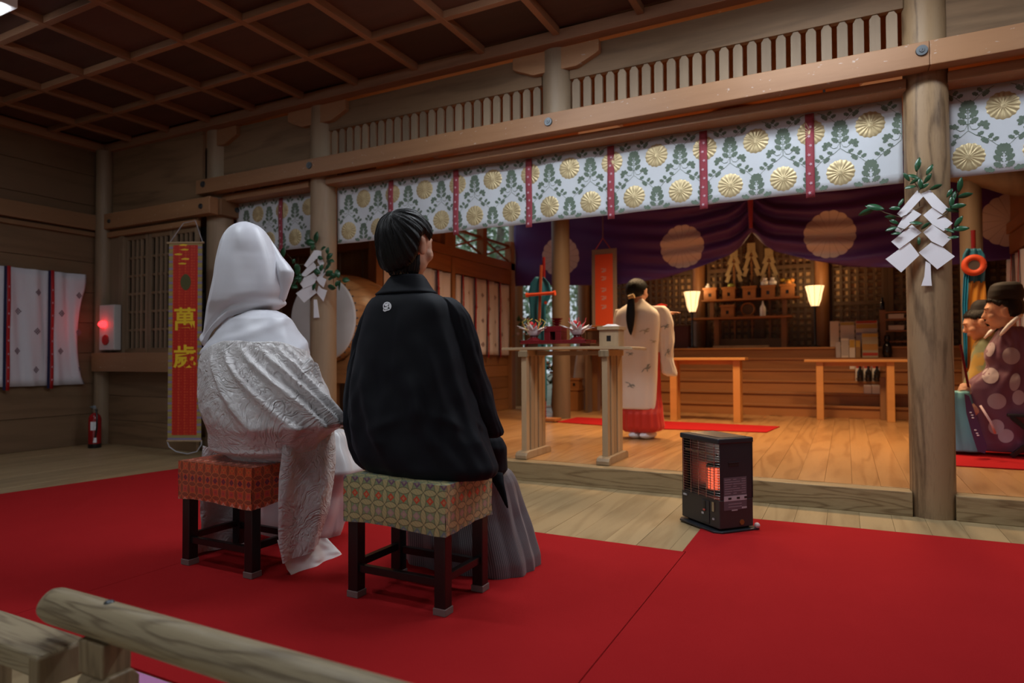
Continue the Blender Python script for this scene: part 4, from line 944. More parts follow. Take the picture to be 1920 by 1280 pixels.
def festive(x,y,z,label,gold):
    t=thing('festive_cup',label,'ornament',(x,y,z))
    MB().lathe((x,y,z),[(.055,0),(.052,.02),(.030,.035),(.028,.045),(.04,.05),(.02,.052)],24).build('lacquer_foot',M_['redlac'],t,smooth=True)
    MB().lathe((x,y,z+.05),[(.03,0),(.05,.02),(.052,.035),(.045,.036)],20).build('white_cup',M_['white_paper'],t,smooth=True)
    for i in range(11):
        a=2*PI*i/11+.2; m=MB(); petal(m,(x+.03*math.cos(a),y+.03*math.sin(a),z+.07),a,.085+.02*((i*7)%3),.013,.75+.25*((i*5)%3)/2)
        o=m.build('paper_petal',M_['white_paper'],t,smooth='all',solid=.001)
    for i in range(7):
        a=2*PI*i/7; m=MB(); petal(m,(x+.02*math.cos(a),y+.02*math.sin(a),z+.09),a,.07,.010,.45); m.build('paper_petal',redp if i%3==0 else M_['white_paper'],t,smooth='all',solid=.001)
    MB().ell((x-.012,y-.02,z+.135),.017,14,10).build('red_ball',redp,t,smooth='all'); MB().ell((x-.006,y-.022,z+.118),(.02,.015,.009),14,8).build('green_bead',greenp,t,smooth='all')
    if gold:
        for i in range(6):
            a=2*PI*i/6+.5; MB().tube([(x+.02*math.cos(a),y+.02*math.sin(a),z+.08),(x+.06*math.cos(a),y+.06*math.sin(a),z+.10),(x+.085*math.cos(a),y+.085*math.sin(a),z+.15),(x+.06*math.cos(a+.3),y+.06*math.sin(a+.3),z+.17)],.003,6).build('gold_cord',goldp,t,smooth='all')
    else:
        for i in range(4):
            a=2*PI*i/4+.5; MB().tube([(x+.02*math.cos(a),y+.02*math.sin(a),z+.08),(x+.05*math.cos(a),y+.05*math.sin(a),z+.13),(x+.06*math.cos(a),y+.06*math.sin(a),z+.17)],.002,6).build('red_cord',redp,t,smooth='all')
zt=ZT1+.0345
q=P(1000,625,Y=4.28); festive(q.x,4.29,zt,'festive white paper cup with gold cords on the red tray',True)
q=P(1082,622,Y=4.28); festive(q.x,4.29,zt,'festive white and red paper cup without gold cords on the red tray',False)
q=P(1042,620,Y=4.33)
t=thing('lacquer_box_stand','red lacquer box stand with an arched opening between the festive cups','stand',(q.x,4.33,zt))
w=.066
for x0,x1 in((q.x-w,q.x-.02),(q.x+.02,q.x+w)): MB().box(x0,x1,4.27,4.385,zt,zt+.075).build('side_block',M_['redlac'],t,bevel=.003)
MB().box(q.x-w,q.x+w,4.27,4.385,zt+.075,zt+.115).build('upper_block',M_['redlac'],t,bevel=.003)
MB().box(q.x-.02,q.x+.02,4.36,4.38,zt,zt+.075).build('inner_panel',M_['black_lacquer'],t)
t=thing('sake_cups','stack of red lacquer cups on the box stand','cup',(q.x+.01,4.33,zt+.1155))
for k,(r,z0) in enumerate(((.030,0),(.036,.018),(.044,.036))): MB().lathe((q.x+.01,4.33,zt+.1155+z0),[(r*.4,0),(r*.4,.006),(r*.8,.012),(r,.022),(r*.93,.021),(r*.3,.01)],24).build('cup',M_['redlac'],t,smooth=True)
def sanbo(x,y,z,w,label,grp=None,mat='stand',top=None):
    t=thing('offering_box',label,'offering stand',(x,y,z),grp); h=w*.72
    for sx,sy in((0,-1),(0,1),(1,0),(-1,0)):
        if sx==0: 
            yy=y+sy*w*.40
            m=MB(); m.box(x-w*.42,x-w*.10,yy-.003,yy+.003,z,z+h); m.box(x+w*.10,x+w*.42,yy-.003,yy+.003,z,z+h); m.box(x-w*.10,x+w*.10,yy-.003,yy+.003,z+h*.65,z+h); m.box(x-w*.10,x+w*.10,yy-.003,yy+.003,z,z+h*.3)
        else:
            xx=x+sx*w*.42; m=MB(); m.box(xx-.003,xx+.003,y-w*.40,y+w*.40,z,z+h)
        m.build('side_panel',M_[mat],t)
    MB().box(x-w*.5,x+w*.5,y-w*.5,y+w*.5,z+h,z+h+w*.05).build('tray_plate',M_[mat],t,bevel=.002)
    m=MB()
    for a in(-1,1): m.box(x-w*.5,x+w*.5,y+a*w*.48-.003,y+a*w*.48+.003,z+h+w*.05,z+h+w*.15); m.box(x+a*w*.48-.003,x+a*w*.48+.003,y-w*.5,y+w*.5,z+h+w*.05,z+h+w*.15)
    m.build('tray_rim',M_[mat],t)
    MB().box(x-w*.3,x+w*.3,y-w*.36,y-w*.30,z+.002,z+h*.9).build('inner_board',M_['black_lacquer'],t)
    return t,z+h+w*.155
q=P(1147,640,Y=4.28); t,zz=sanbo(q.x,4.28,ZT1,.155,'small pale wood offering box near the end of the front table')
cl=MB(); cl.grid(lambda u,v:(q.x-.07+.14*u,4.21+.14*v,zz-.012+.028*math.sin(PI*u)**.7*math.sin(PI*v)**.7+.004*math.sin(u*15)*math.sin(v*11)),14,10); tag(cl.build('folded_cloth',M_['cushionwhite'],smooth='all',solid=.003),'folded white cloth lying on the small pale offering box','cloth')
# ================================================================ ORANGE BENCHES
def bench(label,x0,x1,y,z,legs):
    t=thing('altar_bench',label,'bench',((x0+x1)/2,y,.13),'orange wooden offering benches')
    MB().box(x0,x1,y-.02,y+.24,z-.028,z).build('bench_top',M_['orange'],t,bevel=.004)
    for lx in legs:
        for yy in(y+.02,y+.16): MB().box(lx-.036,lx+.036,yy,yy+.055,.1305,z-.028).build('leg',M_['orange'],t,bevel=.003)
        MB().box(lx-.02,lx+.02,y+.07,y+.17,.22,.26).build('stretcher',M_['orange'],t)
    MB().box(legs[0],legs[-1],y+.1,y+.12,z-.075,z-.03).build('apron',M_['orange'],t)
bench('orange wooden bench beside the shrine maiden in front of the stairs',-2.35,-.95,7.25,.826,[-1.72,-1.045])
bench('orange wooden bench in front of the stacked gift boxes',-.42,.60,8.0,.800,[-.265,.42])
# ================================================================ LAMPS
shade_m=plain('glass_lamp_shade',(1,.86,.6,1),.4,em=(1,.62,.28,1),est=2.0)
def floor_lamp(px,ytop,ybot,label):
    yy=9.22 if px<1400 else 9.30; c=P(px,ybot,Y=yy); zt=P(px,ytop,Y=yy).z; zb=c.z; H=zt-zb
    t=thing('floor_lamp',label,'lamp',(c.x,yy,.953),'pair of glowing altar lamps')
    MB().lathe((c.x,yy,.953),[(.07,0),(.07,.012),(.02,.025),(.012,.04),(.012,zb-.953)],20).build('pole',M_['black_lacquer'],t,smooth=True)
    n=8; m=MB(); pf=[(.045,0),(.075,H*.3),(.088,H*.6),(.115,H)]
    vs=[(c.x+r*math.cos(2*PI*i/n),yy+r*math.sin(2*PI*i/n),zb+z) for r,z in pf for i in range(n)]
    m.add(vs,[(j*n+i,j*n+(i+1)%n,(j+1)*n+(i+1)%n,(j+1)*n+i) for j in range(3) for i in range(n)]+[tuple(range(n))]); m.build('lamp_shade',shade_m,t)
    MB().lathe((c.x,yy,zb-.012),[(.02,0),(.05,.004),(.05,.014)],16).build('shade_holder',M_['black_lacquer'],t,smooth=True)
    m=MB()
    for i in range(n): a=2*PI*i/n; m.tube([(c.x+r*1.01*math.cos(a),yy+r*1.01*math.sin(a),zb+z) for r,z in pf],.003,5)
    m.build('shade_ribs',M_['altar'],t)
    MB().ell((c.x,yy,zb+H*.35),.035,14,10).build('bulb',plain('lamp_bulb',(1,.8,.5,1),.4,em=(1,.70,.35,1),est=14),t,smooth='all')
    l=bpy.data.lights.new('floor_lamp_light','POINT'); l.energy=9.0; l.color=(1,.60,.27); l.shadow_soft_size=.06; lo=bpy.data.objects.new('floor_lamp_light',l); lo.location=(c.x,yy-.0,zt+.03); COL.objects.link(lo)
floor_lamp(1298,547,585,'glowing glass floor lamp nearer the shrine maiden')
floor_lamp(1528,536,574,'glowing glass floor lamp beside the stacked gift boxes')
# ================================================================ ALTAR SHELF AND OFFERINGS
SY=9.55
def sx_(px,y=SY): return P(px,560,Y=y).x
zt=P(1400,560,Y=SY).z; zl=P(1400,594,Y=SY).z
t=thing('offering_shelf','two tier dark wood shelf with offerings before the lattice wall','shelf',((sx_(1315)+sx_(1490))/2,SY,.953))
MB().box(sx_(1318),sx_(1500),SY-.12,SY+.12,zt-.025,zt).build('shelf_board',M_['altar'],t,bevel=.003)
MB().box(sx_(1296),sx_(1486),SY-.15,SY+.12,zl-.03,zl).build('shelf_board',M_['altar'],t,bevel=.003)
for px in(1345,1470):
    for yy in(SY-.10,SY+.07): MB().box(sx_(px)-.035,sx_(px)+.035,yy,yy+.04,.953,zl-.03).build('leg',M_['altarZ'],t,bevel=.003)
for px in(1335,1471): MB().box(sx_(px)-.03,sx_(px)+.03,SY-.02,SY+.02,zl,zt-.025).build('upright',M_['altarZ'],t,bevel=.003)
MB().box(sx_(1350),sx_(1465),SY-.05,SY+.0,.954,1.08).build('lower_panel',M_['lattice'],t)
names=['leftmost wooden offering box on the upper altar shelf, holding small white dishes','second offering box from the lamp by the shrine maiden, with a green fruit','middle offering box on the upper altar shelf','offering box under the pair of white jars','rightmost offering box on the upper shelf with an orange bundle']
boxes=[]
for px,nm in zip((1333,1368,1406,1441,1477),names): boxes.append(sanbo(sx_(px),SY,zt+.0005,.195,nm,'wooden offering boxes on the altar shelf','altar'))
boxes.append(sanbo(sx_(1365),SY,zl+.0005,.20,'wooden offering box on the lower altar shelf','wooden offering boxes on the altar shelf','altar'))
def jar(x,y,z,h,name,label,mat,prof=None,grp=None):
    pf=prof or [(.3,0),(.42,.15),(.45,.45),(.2,.7),(.18,.8),(.26,.86),(.0,1.0)]
    tag(MB().lathe((x,y,z),[(r*h,q*h) for r,q in pf],20).build(name,mat,smooth=True),label,name.split('_')[-1],grp)
wj=plain('white_porcelain',(.8,.8,.82,1),.3)
jar(sx_(1435),SY,boxes[3][1]-.008,.125,'white_jar','white lidded sake jar, the one nearer the middle offering box',wj)
jar(sx_(1449),SY,boxes[3][1]-.008,.125,'white_jar','white lidded sake jar, the one nearer the orange bundle',wj)
jar(sx_(1328),SY,boxes[0][1]-.015,.09,'white_jar','small white pointed dish on the leftmost offering box',wj)
jar(sx_(1431),SY-.06,zl+.0005,.215,'tall_bottle','tall white bottle on the lower altar shelf',wj,[(.16,0),(.18,.1),(.18,.55),(.09,.72),(.05,.85),(.05,.97),(.0,1.)])
tag(MB().ell((sx_(1371),SY,boxes[1][1]+.022),(.05,.04,.035),16,10).build('green_fruit',plain('green_fruit_skin',(.35,.42,.10,1),.5),smooth=True),'yellow green fruit lying in the second offering box','fruit')
b=MB(); R_=random.Random(5)
o=thing('offering_bundle','orange and yellow offering bundle in the last offering box','offering',(sx_(1477),SY,boxes[4][1]-.015))
for i in range(6): MB().ell((sx_(1477)+R_.uniform(-.06,.06),SY+R_.uniform(-.04,.04),boxes[4][1]+.012+R_.uniform(0,.05)),(.035,.03,.028),12,8).build('bundle_piece',plain('bundle_orange',(.6,.25,.05,1),.6) if i%2 else goldp,o,smooth='all')
# round wooden frame on the lower shelf
c=Vector((sx_(1402),SY,zl+.107)); t=thing('mirror_stand','small round wooden frame on the lower altar shelf','stand',(c.x,SY,zl+.0005))
m=MB(); m.tube([c+Vector((.088*math.cos(a),0,.088*math.sin(a))) for a in[2*PI*i/24 for i in range(25)]],.014,8,caps=False); m.build('ring',M_['altar'],t,smooth='all')
MB().box(c.x-.07,c.x+.07,SY-.03,SY+.03,zl+.0005,zl+.02).build('base',M_['altar'],t,bevel=.002)
MB().cyl((c.x,SY+.01,c.z),(c.x,SY+.02,c.z),.083,n=24).build('dark_disc',M_['lattice'],t)
# gold paper wands
def wand(px,ytop,label):
    x=sx_(px,9.75); zt_=P(px,ytop,Y=9.75).z
    t=thing('gold_paper_wand',label,'paper wand',(x,9.75,.953),'three gold paper wands behind the altar shelf')
    MB().box(x-.012,x+.012,9.74,9.76,.954,zt_).build('staff',M_['altarZ'],t)
    MB().box(x-.055,x+.055,9.735,9.741,zt_-.12,zt_+.02).build('head_plate',M_['gold'],t)
    for sg in(-1,1):
        for k in range(4):
            cx=x+sg*(.045+.016*k-.014*(k%2)); cz=zt_-.16-.085*k
            MB().prism([(cx-sg*.045,cz+.065),(cx+sg*.005,cz+.075),(cx+sg*.045,cz-.03),(cx-sg*.005,cz-.045)],lambda u,v,w:(u,w,v),9.728-.003*k,9.731-.003*k).build('paper_fold',M_['gold'],t)
    MB().box(x-.07,x+.07,9.70,9.80,.953,.975).build('base',M_['altar'],t)
wand(1377,470,'gold paper wand nearest the lamp by the shrine maiden'); wand(1410,458,'tallest gold paper wand in the middle'); wand(1443,468,'gold paper wand above the two white jars')
# dark chest behind the maiden's sleeve
t=thing('dark_chest','dark red brown chest on the sanctuary floor beside the glowing lamp','chest',(P(1275,600,Y=9.4).x,9.4,.953))
cx=t.location.x; MB().box(cx-.13,cx+.13,9.33,9.5,.953,1.27).build('chest_body',plain('dark_red_brown',(.10,.03,.025,1),.5),t,bevel=.006); MB().box(cx-.14,cx+.14,9.32,9.51,1.27,1.29).build('chest_lid',M_['lattice'],t,bevel=.003)
tag(MB().box(sx_(1335,9.3),sx_(1440,9.3),9.33,9.43,.953,.985).build('low_board',M_['stand'],bevel=.003),'low pale board lying on the sanctuary floor under the altar shelf','board')
# ================================================================ GIFT BOXES ON THE STAIRS
cream=plain('cream_box',(.80,.72,.62,1),.7); ylw=plain('yellow_box',(.60,.36,.06,1),.6); redb=plain('red_label',(.50,.045,.02,1),.6); kraft=plain('kraft_box',(.36,.20,.08,1),.7); glassd=plain('dark_bottle_glass',(.015,.01,.008,1),.15); inkm=plain('dark_print',(.05,.04,.04,1),.7)
def tread(i): return (8.33+i*.16,.267+.137*i)
def gift(px0,px1,y0,i,label,mat,h=None,bands=(),yo=0.,d=.12,zoff=0):
    ty,tz=tread(i) if i<5 else (9.16,.952)
    ty+=yo; x0=P(px0,y0,Y=ty).x; x1=P(px1,y0,Y=ty).x; zt_=P((px0+px1)/2,y0,Y=ty).z if h is None else tz+h; tz+=zoff+.0005
    t=thing('gift_box',label,'box',((x0+x1)/2,ty+d/2,tz),'gift boxes stacked at the side of the stairs')
    MB().box(x0,x1,ty,ty+d,tz,zt_).build('carton',mat,t,bevel=.003)
    for (a,b_,mm) in bands: MB().box(x0+.004,x1-.004,ty-.0015,ty,tz+(zt_-tz)*a,tz+(zt_-tz)*b_).build('printed_band',mm,t)
    return x0,x1,ty,tz,zt_
gift(1556,1573,602,5,'tall plain cream gift box at the end of the stack nearest the lamp',cream)
gift(1575,1602,603,5,'gift box with printed dark bottle picture, beside the tall cream box',cream,bands=[(.05,.25,inkm),(.86,.98,plain('gold_print',(.5,.4,.12,1),.6))])
gift(1604,1645,601,5,'large gift box with red and yellow lid band',cream,bands=[(.90,.995,redb),(.70,.88,ylw),(.45,.55,plain('lilac_print',(.35,.3,.4,1),.7))])
gift(1567,1576,641,4,'narrow grey white gift box in the front row',plain('grey_white_box',(.5,.46,.46,1),.7))
gift(1577,1591,634,4,'white gift box with two pale panels in the front row',cream,bands=[(.1,.9,plain('pale_panel',(.55,.5,.46,1),.7))])
gift(1592,1603,636,4,'cream and orange gift box in the front row',cream,bands=[(.55,.98,ylw)])
gift(1604,1613,637,4,'small kraft brown gift box in the front row',kraft,bands=[(.6,.95,ylw)])
gift(1616,1646,624,4,'yellow topped clear gift box in the front row',plain('pale_yellow_box',(.45,.38,.25,1),.5),bands=[(.84,.97,ylw),(.3,.55,plain('amber_print',(.5,.25,.06,1),.6)),(.08,.2,redb)])
for k,(a,b_) in enumerate(((1604,1617),(1619,1633),(1635,1649))):
    x0,x1,ty,tz,zt_=gift(a,b_,683,2,('first','second','last')[k]+' of three white and red gift boxes under the bench',cream,bands=[(.78,.97,redb),(.05,.2,plain('grey_print',(.25,.2,.22,1),.7))])
    jar((x0+x1)/2+.01,ty-.045,tz+.001 if 0 else tread(2)[1]+.0005,.22,'dark_bottle','dark bottle before the '+('first','second','last')[k]+' red labelled gift box',glassd,[(.13,0),(.15,.05),(.15,.5),(.06,.66),(.05,.9),(.055,.91),(.055,1)],'dark bottles on the stairs')
gift(1620,1634,722,1,'white gift carton low on the stairs, nearer the middle',cream); gift(1635,1650,722,1,'white gift carton low on the stairs, nearer the column',cream)
gift(1593,1603,676,3,'thin pale carton peeking out left of the red labelled boxes',cream)
# side shelf with odds and ends
t=thing('side_shelf','small wooden shelf with white packages beside the gift boxes','shelf',(P(1675,600,Y=9.2).x,9.25,.953))
xa,xb=P(1650,600,Y=9.2).x,P(1706,600,Y=9.2).x
for z0 in(1.0,1.13,1.27,1.36): MB().box(xa+.06,xb,9.2,9.36,z0,z0+.02).build('shelf_board',M_['altar'],t)
MB().box(xa,xa+.06,9.2,9.36,.953,1.40).build('upright',M_['altarZ'],t); MB().box(xb-.02,xb,9.2,9.36,.953,1.38).build('upright',M_['altarZ'],t)
for z0 in(1.15,1.29): tag(MB().box(xa+.09,xb-.06,9.21,9.3,z0+.0005,z0+.06).build('white_package',cream,bevel=.004),'white package on the '+('lower' if z0<1.2 else 'upper')+' board of the side shelf','package')
jar(xa+.03,9.26,1.4005,.16,'dark_bottle','dark bottle standing on top of the side shelf',glassd,[(.14,0),(.16,.05),(.16,.6),(.08,.75),(.08,1)],'dark bottles on the stairs')
jar(P(1664,650,Y=8.98).x,9.03,.8155,.27,'dark_jar','dark round jar beside the yellow topped gift box',glassd,[(.14,0),(.2,.2),(.18,.5),(.09,.7),(.13,.78),(.10,1.0)])
MBt=MB().box(P(1650,700,Y=8.2).x,P(1668,700,Y=8.2).x,8.25,8.325,.1305,.60).build('wooden_post_box',M_['altarZ'],bevel=.004); tag(MBt,'upright brown wooden box standing behind the bench end','box')
# ================================================================ CLUSTER AT THE FAR COLUMN
cx=P(1065,750,Y=8.0).x
t=thing('wooden_chest','low wooden chest on the floor behind the offering table legs','chest',(cx,8.0,.13))
MB().box(cx-.19,cx+.17,7.92,8.15,.1305,.40).build('chest_body',M_['altar'],t,bevel=.005); MB().box(cx-.2,cx+.18,7.91,8.16,.40,.42).build('chest_lid',M_['altar'],t,bevel=.003)
sanbo(cx-.08,8.03,.4205,.18,'small wooden offering box on the low chest, nearer the teal drape',None,'altar'); sanbo(cx+.10,8.03,.4205,.16,'small wooden offering box on the low chest, nearer the square post',None,'altar')
tag(MB().lathe((P(1094,690,Y=8.4).x,8.27,.1315),[(.09,0),(.1,.35),(.07,.6),(.035,.82),(.0,.83)],20).build('cloth_cone',plain('pinkish_cloth',(.42,.30,.24,1),.8),smooth=True),'pale cloth covered cone standing behind the low chest','cloth')
tag(MB().box(P(1102,700,Y=8.08).x,P(1120,700,Y=8.08).x,8.08,8.2,.1305,1.19).build('square_post',M_['altarZ'],bevel=.004),'square orange brown post behind the offering table','post')
t=thing('side_table','small dark side table under the orange scroll','table',(P(1122,612,Y=7.85).x,7.85,.131)); sxp=t.location.x
MB().box(sxp-.17,sxp+.16,7.74,7.96,1.175,1.197).build('table_top',M_['altar'],t,bevel=.003)
MB().box(sxp-.13,sxp+.13,7.76,7.78,.97,1.175).build('table_front',M_['lattice'],t)
for x in(sxp-.15,sxp+.12): MB().box(x,x+.03,7.76,7.93,.1315,1.175).build('leg',M_['lattice'],t)
def flowers(px,py,Y,label,R0=.16,seed=1,z0=.1305):
    c=P(px,py,Y=Y); R_=random.Random(seed); t=thing('flower_arrangement',label,'flowers',(c.x,Y,z0))
    MB().lathe((c.x,Y,z0),[(.05,0),(.07,.1),(.05,max(.2,c.z-z0-R0*.6)),(.06,max(.22,c.z-z0-R0*.5))],16).build('vase',M_['lattice'],t,smooth=True)
    for i in range(46):
        a,b_,r=R_.uniform(0,2*PI),R_.uniform(-1,1),R0*R_.uniform(.3,1.2); p=Vector((c.x+r*math.cos(a)*.8,Y+r*math.sin(a)*.6,c.z+r*b_*1.1))
        if i%3: 
            m=MB(); petal(m,p,R_.uniform(0,6),.09,.018,R_.uniform(.2,2)); m.build('leaf',M_['leaf'],t,smooth='all',solid=.001)
        else: MB().ell(p,(.022,.022,.018),8,6).build('blossom',M_['white_paper'] if i%2 else plain('pale_blossom',(.5,.42,.45,1),.7),t,smooth='all')
flowers(1043,700,7.6,'white flowers and dark leaves in a vase behind the offering table',.17,2)
flowers(990,615,7.80,'pale flowers and leaves by the open forest gap',.17,4)
# ================================================================ BROCADE STANDS (sword and mirror)
teal=plain('teal_brocade',(.01,.13,.22,1),.5,bumpsc=30,bst=.1); blu=plain('bright_blue_brocade',(.01,.22,.42,1),.5); org=plain('orange_yellow_brocade',(.55,.24,.03,1),.5)
def drape(t,P2,x0f,x1f,ys,Y,mat,name):
    m=MB(); n=len(ys)-1
    def fn(u,v):
        k=min(n-1,int(v*n)); f=v*n-k; y=ys[k]+(ys[k+1]-ys[k])*f; a=x0f[k]+(x0f[k+1]-x0f[k])*f; b_=x1f[k]+(x1f[k+1]-x1f[k])*f
        q=P(a+(b_-a)*u,y,Y=Y); return (q.x,Y-.012*math.sin(u*14+v*3),q.z)
    m.grid(fn,14,n*3); m.build(name,mat,t,smooth='all',solid=.004)
q=P(1016,600,Y=6.5)
t=thing('brocade_stand','teal brocade stand with a sword tied by a red cord','banner stand',(q.x,6.5,.139))
drape(t,None,[1004,995,991,994,997,1003,1012,1015],[1020,1031,1036,1024,1023,1024,1025,1024],[519,531,550,575,620,680,730,752],6.5,teal,'brocade_drape')
MB().cyl((q.x,6.56,.131),(q.x,6.56,1.95),.018,n=12).build('pole',M_['redlac'],t,smooth=True)
MB().box(q.x-.16,q.x+.16,6.48,6.66,.1395,.17).build('base',M_['altar'],t,bevel=.004)
a_=P(1015,497,Y=6.42); b_=P(1011,602,Y=6.42); MB().bar(a_,b_,.028,.02,(0,1,0)).build('sword',plain('red_brown_sheath',(.28,.06,.03,1),.4),t,bevel=.003)
a_=P(987,553,Y=6.40); b_=P(1041,549,Y=6.40); m=MB(); m.tube([a_,a_.lerp(b_,.1),a_.lerp(b_,.5),a_.lerp(b_,.9),b_],[.028,.018,.016,.018,.028],10); m.build('red_cord_bar',plain('orange_red_cord',(.60,.07,.02,1),.6,bumpsc=60,bst=.4),t,smooth=True)
MB().ell(P(1023,567,Y=6.42),(.018,.01,.018),10,8).build('tassel',plain('orange_red_tassel',(.6,.07,.02,1),.6),t,smooth='all')
q=P(1828,500,Y=6.75)
t=thing('brocade_stand','blue and orange brocade stand with a round mirror in a red ring','banner stand',(q.x,6.75,.139))
drape(t,None,[1812,1805,1803,1806,1810,1812],[1838,1846,1848,1847,1846,1845],[466,478,495,510,526,530],6.75,teal,'brocade_drape')
drape(t,None,[1819,1817,1814,1812],[1846,1848,1850,1852],[527,540,570,700],6.74,org,'brocade_drape')
drape(t,None,[1812,1806,1804,1808],[1817,1816,1814,1814],[490,520,570,690],6.72,blu,'brocade_drape')
MB().cyl((q.x,6.8,.131),(q.x,6.8,P(1822,432,Y=6.8).z),.018,n=12).build('pole',M_['redlac'],t,smooth=True)
MB().box(q.x-.15,q.x+.15,6.72,6.9,.1395,.17).build('base',M_['altar'],t,bevel=.004)
c=P(1826,497,Y=6.70); m=MB(); m.tube([c+Vector((.066*math.cos(a),0,.066*math.sin(a))) for a in[2*PI*i/24 for i in range(25)]],.026,10,caps=False); m.build('red_ring',plain('orange_red_ring',(.55,.06,.015,1),.6,bumpsc=40,bst=.4),t,smooth='all')
MB().cyl(c+Vector((0,-.01,0)),c+Vector((0,.01,0)),.046,n=24).build('mirror',plain('mirror_metal',(.45,.45,.47,1),.2,.9),t)
# ================================================================ FOREST OUTSIDE THE OPEN SIDE
def tree(x,y,h,r,label,seed,n_=2600,pale=0):
    R_=random.Random(seed); t=thing('forest_tree',label,'tree',(x,y,-.45),'trees outside the open side')
    pts=[(x,y,-.45),(x+.05,y,h*.3),(x-.05,y+.05,h*.6),(x+.1,y,h*.95)]; MB().tube(pts,[.16,.13,.10,.04],10).build('trunk',plain('tree_bark',(.25,.21,.17,1),.9,bumpsc=8,bst=.5,var=.3),t,smooth=True)
    for k in range(6):
        a=k*1.1; z=h*(.35+.09*k); MB().tube([(x,y,z),(x+r*.4*math.cos(a),y+r*.4*math.sin(a),z+.3),(x+r*.8*math.cos(a),y+r*.8*math.sin(a),z+.45)],[.05,.035,.015],6).build('branch',M_['stem'],t)
    m=MB()
    for i in range(n_):
        z=R_.uniform(.12,1.0); rr=r*math.sqrt(R_.random())*(1.1-.55*z); a=R_.uniform(0,2*PI); c=Vector((x+rr*math.cos(a),y+rr*math.sin(a),h*z)); s_=R_.uniform(.05,.12)
        u=Vector((R_.gauss(0,1),R_.gauss(0,1),R_.gauss(0,1))).normalized(); v=u.orthogonal().normalized()
        m.add([c-u*s_,c+v*s_*.45,c+u*s_,c-v*s_*.45],[(0,1,2,3)])
    o=m.build('foliage',plain('forest_leaves',((.22,.34,.20,1) if not pale else (.34,.42,.26,1)),.6,var=.4),t,recalc=False); o['kind']='stuff'
tree(-6.7,12.5,5.2,1.5,'leafy forest tree seen through the open lattice, nearest the hall',11)
tree(-9.6,14.8,6.5,2.0,'tall forest tree further behind the open lattice',12,3200,1)
tree(-7.2,18.5,7.0,2.1,'pale green forest tree in the gap beside the purple curtain',13,3200,1)
tree(-5.0,15.2,5.0,1.3,'low forest tree behind the flowers by the gap',14,2200,1)
tree(-12.2,20,8.5,2.6,'distant forest tree behind the lattice rails',15,3200,1)
# ================================================================ PEOPLE
from mathutils.bvhtree import BVHTree
def capsule(m,a,b,r0,r1,n=14):
    m.cyl(a,b,r0,r1,n); m.ell(a,r0,n,8); m.ell(b,r1,n,8)
def blob(name,m,voxel,smooth,mat,parent):
    me=bpy.data.meshes.new('t'); me.from_pydata(m.v,[],m.f); o=bpy.data.objects.new('t',me); COL.objects.link(o)
    md=o.modifiers.new('r','REMESH'); md.mode='VOXEL'; md.voxel_size=voxel; md.use_smooth_shade=True
    if smooth: ms=o.modifiers.new('s','SMOOTH'); ms.factor=.5; ms.iterations=smooth
    bpy.context.view_layer.update(); ev=bpy.data.meshes.new_from_object(o.evaluated_get(bpy.context.evaluated_depsgraph_get())); bpy.data.objects.remove(o); bpy.data.meshes.remove(me)
    off=Vector((0,0,0)); p=parent
    while p is not None: off=off+p.location; p=p.parent
    ev.transform(Matrix.Translation(-off)); ev.name=name; ev.materials.clear(); ev.materials.append(mat)
    ev.polygons.foreach_set('use_smooth',[True]*len(ev.polygons))
    q=bpy.data.objects.new(name,ev); COL.objects.link(q); q.parent=parent; return q
def frame_of(yaw,pitch=0):
    "yaw: direction the person faces, 0 = +Y, positive to the left; returns right, forward, up"
    f=Vector((-math.sin(yaw)*math.cos(pitch),math.cos(yaw)*math.cos(pitch),math.sin(pitch))); r=Vector((math.cos(yaw),math.sin(yaw),0)); return r,f,r.cross(f)
def head(m,c,fr,s):
    r,f,u=fr; R=Matrix((r,f,u)).transposed()
    def L(x,y,z): return c+(r*x+f*y+u*z)*s
    m.ell(L(0,-.008,.022),(.072*s,.090*s,.083*s),24,16,R); m.ell(L(0,.022,-.040),(.054*s,.062*s,.060*s),20,12,R)
    m.ell(L(0,.058,-.088),(.020*s,.020*s,.016*s),12,8,R); m.ell(L(0,.052,.005),(.057*s,.040*s,.06*s),16,10,R)
    capsule(m,L(0,.082,.012),L(0,.100,-.022),.007*s,.011*s,10); m.ell(L(0,.092,-.026),(.015*s,.010*s,.008*s),10,6,R)
    m.ell(L(0,.083,-.048),(.020*s,.011*s,.006*s),12,6,R); m.ell(L(0,.082,-.058),(.017*s,.011*s,.006*s),12,6,R)
    m.ell(L(0,.074,.028),(.052*s,.016*s,.012*s),14,8,R)
    for sg in(-1,1):
        m.ell(L(sg*.040,.055,-.025),(.022*s,.025*s,.025*s),12,8,R)
        m.ell(L(sg*.074,-.006,-.008),(.009*s,.018*s,.031*s),12,10,R); m.ell(L(sg*.080,-.012,.010),(.006*s,.014*s,.014*s),10,8,R)
        m.ell(L(sg*.029,.074,.004),(.013*s,.010*s,.007*s),10,6,R)
    return L
def eyes(c,fr,s,parent):
    r,f,u=fr; R=Matrix((r,f,u)).transposed(); L=lambda x,y,z:c+(r*x+f*y+u*z)*s
    for sg in(-1,1):
        MB().ell(L(sg*.029,.0815,.004),(.010*s,.004*s,.0035*s),12,8,R).build('eye',M_['eye'],parent,smooth='all')
        MB().ell(L(sg*.030,.088,.026),(.017*s,.004*s,.0035*s),12,8,R).build('eyebrow',M_['hair'],parent,smooth='all')
    MB().ell(L(0,.093,-.053),(.017*s,.003*s,.0045*s),12,8,R).build('lips',M_['lips'],parent,smooth='all')
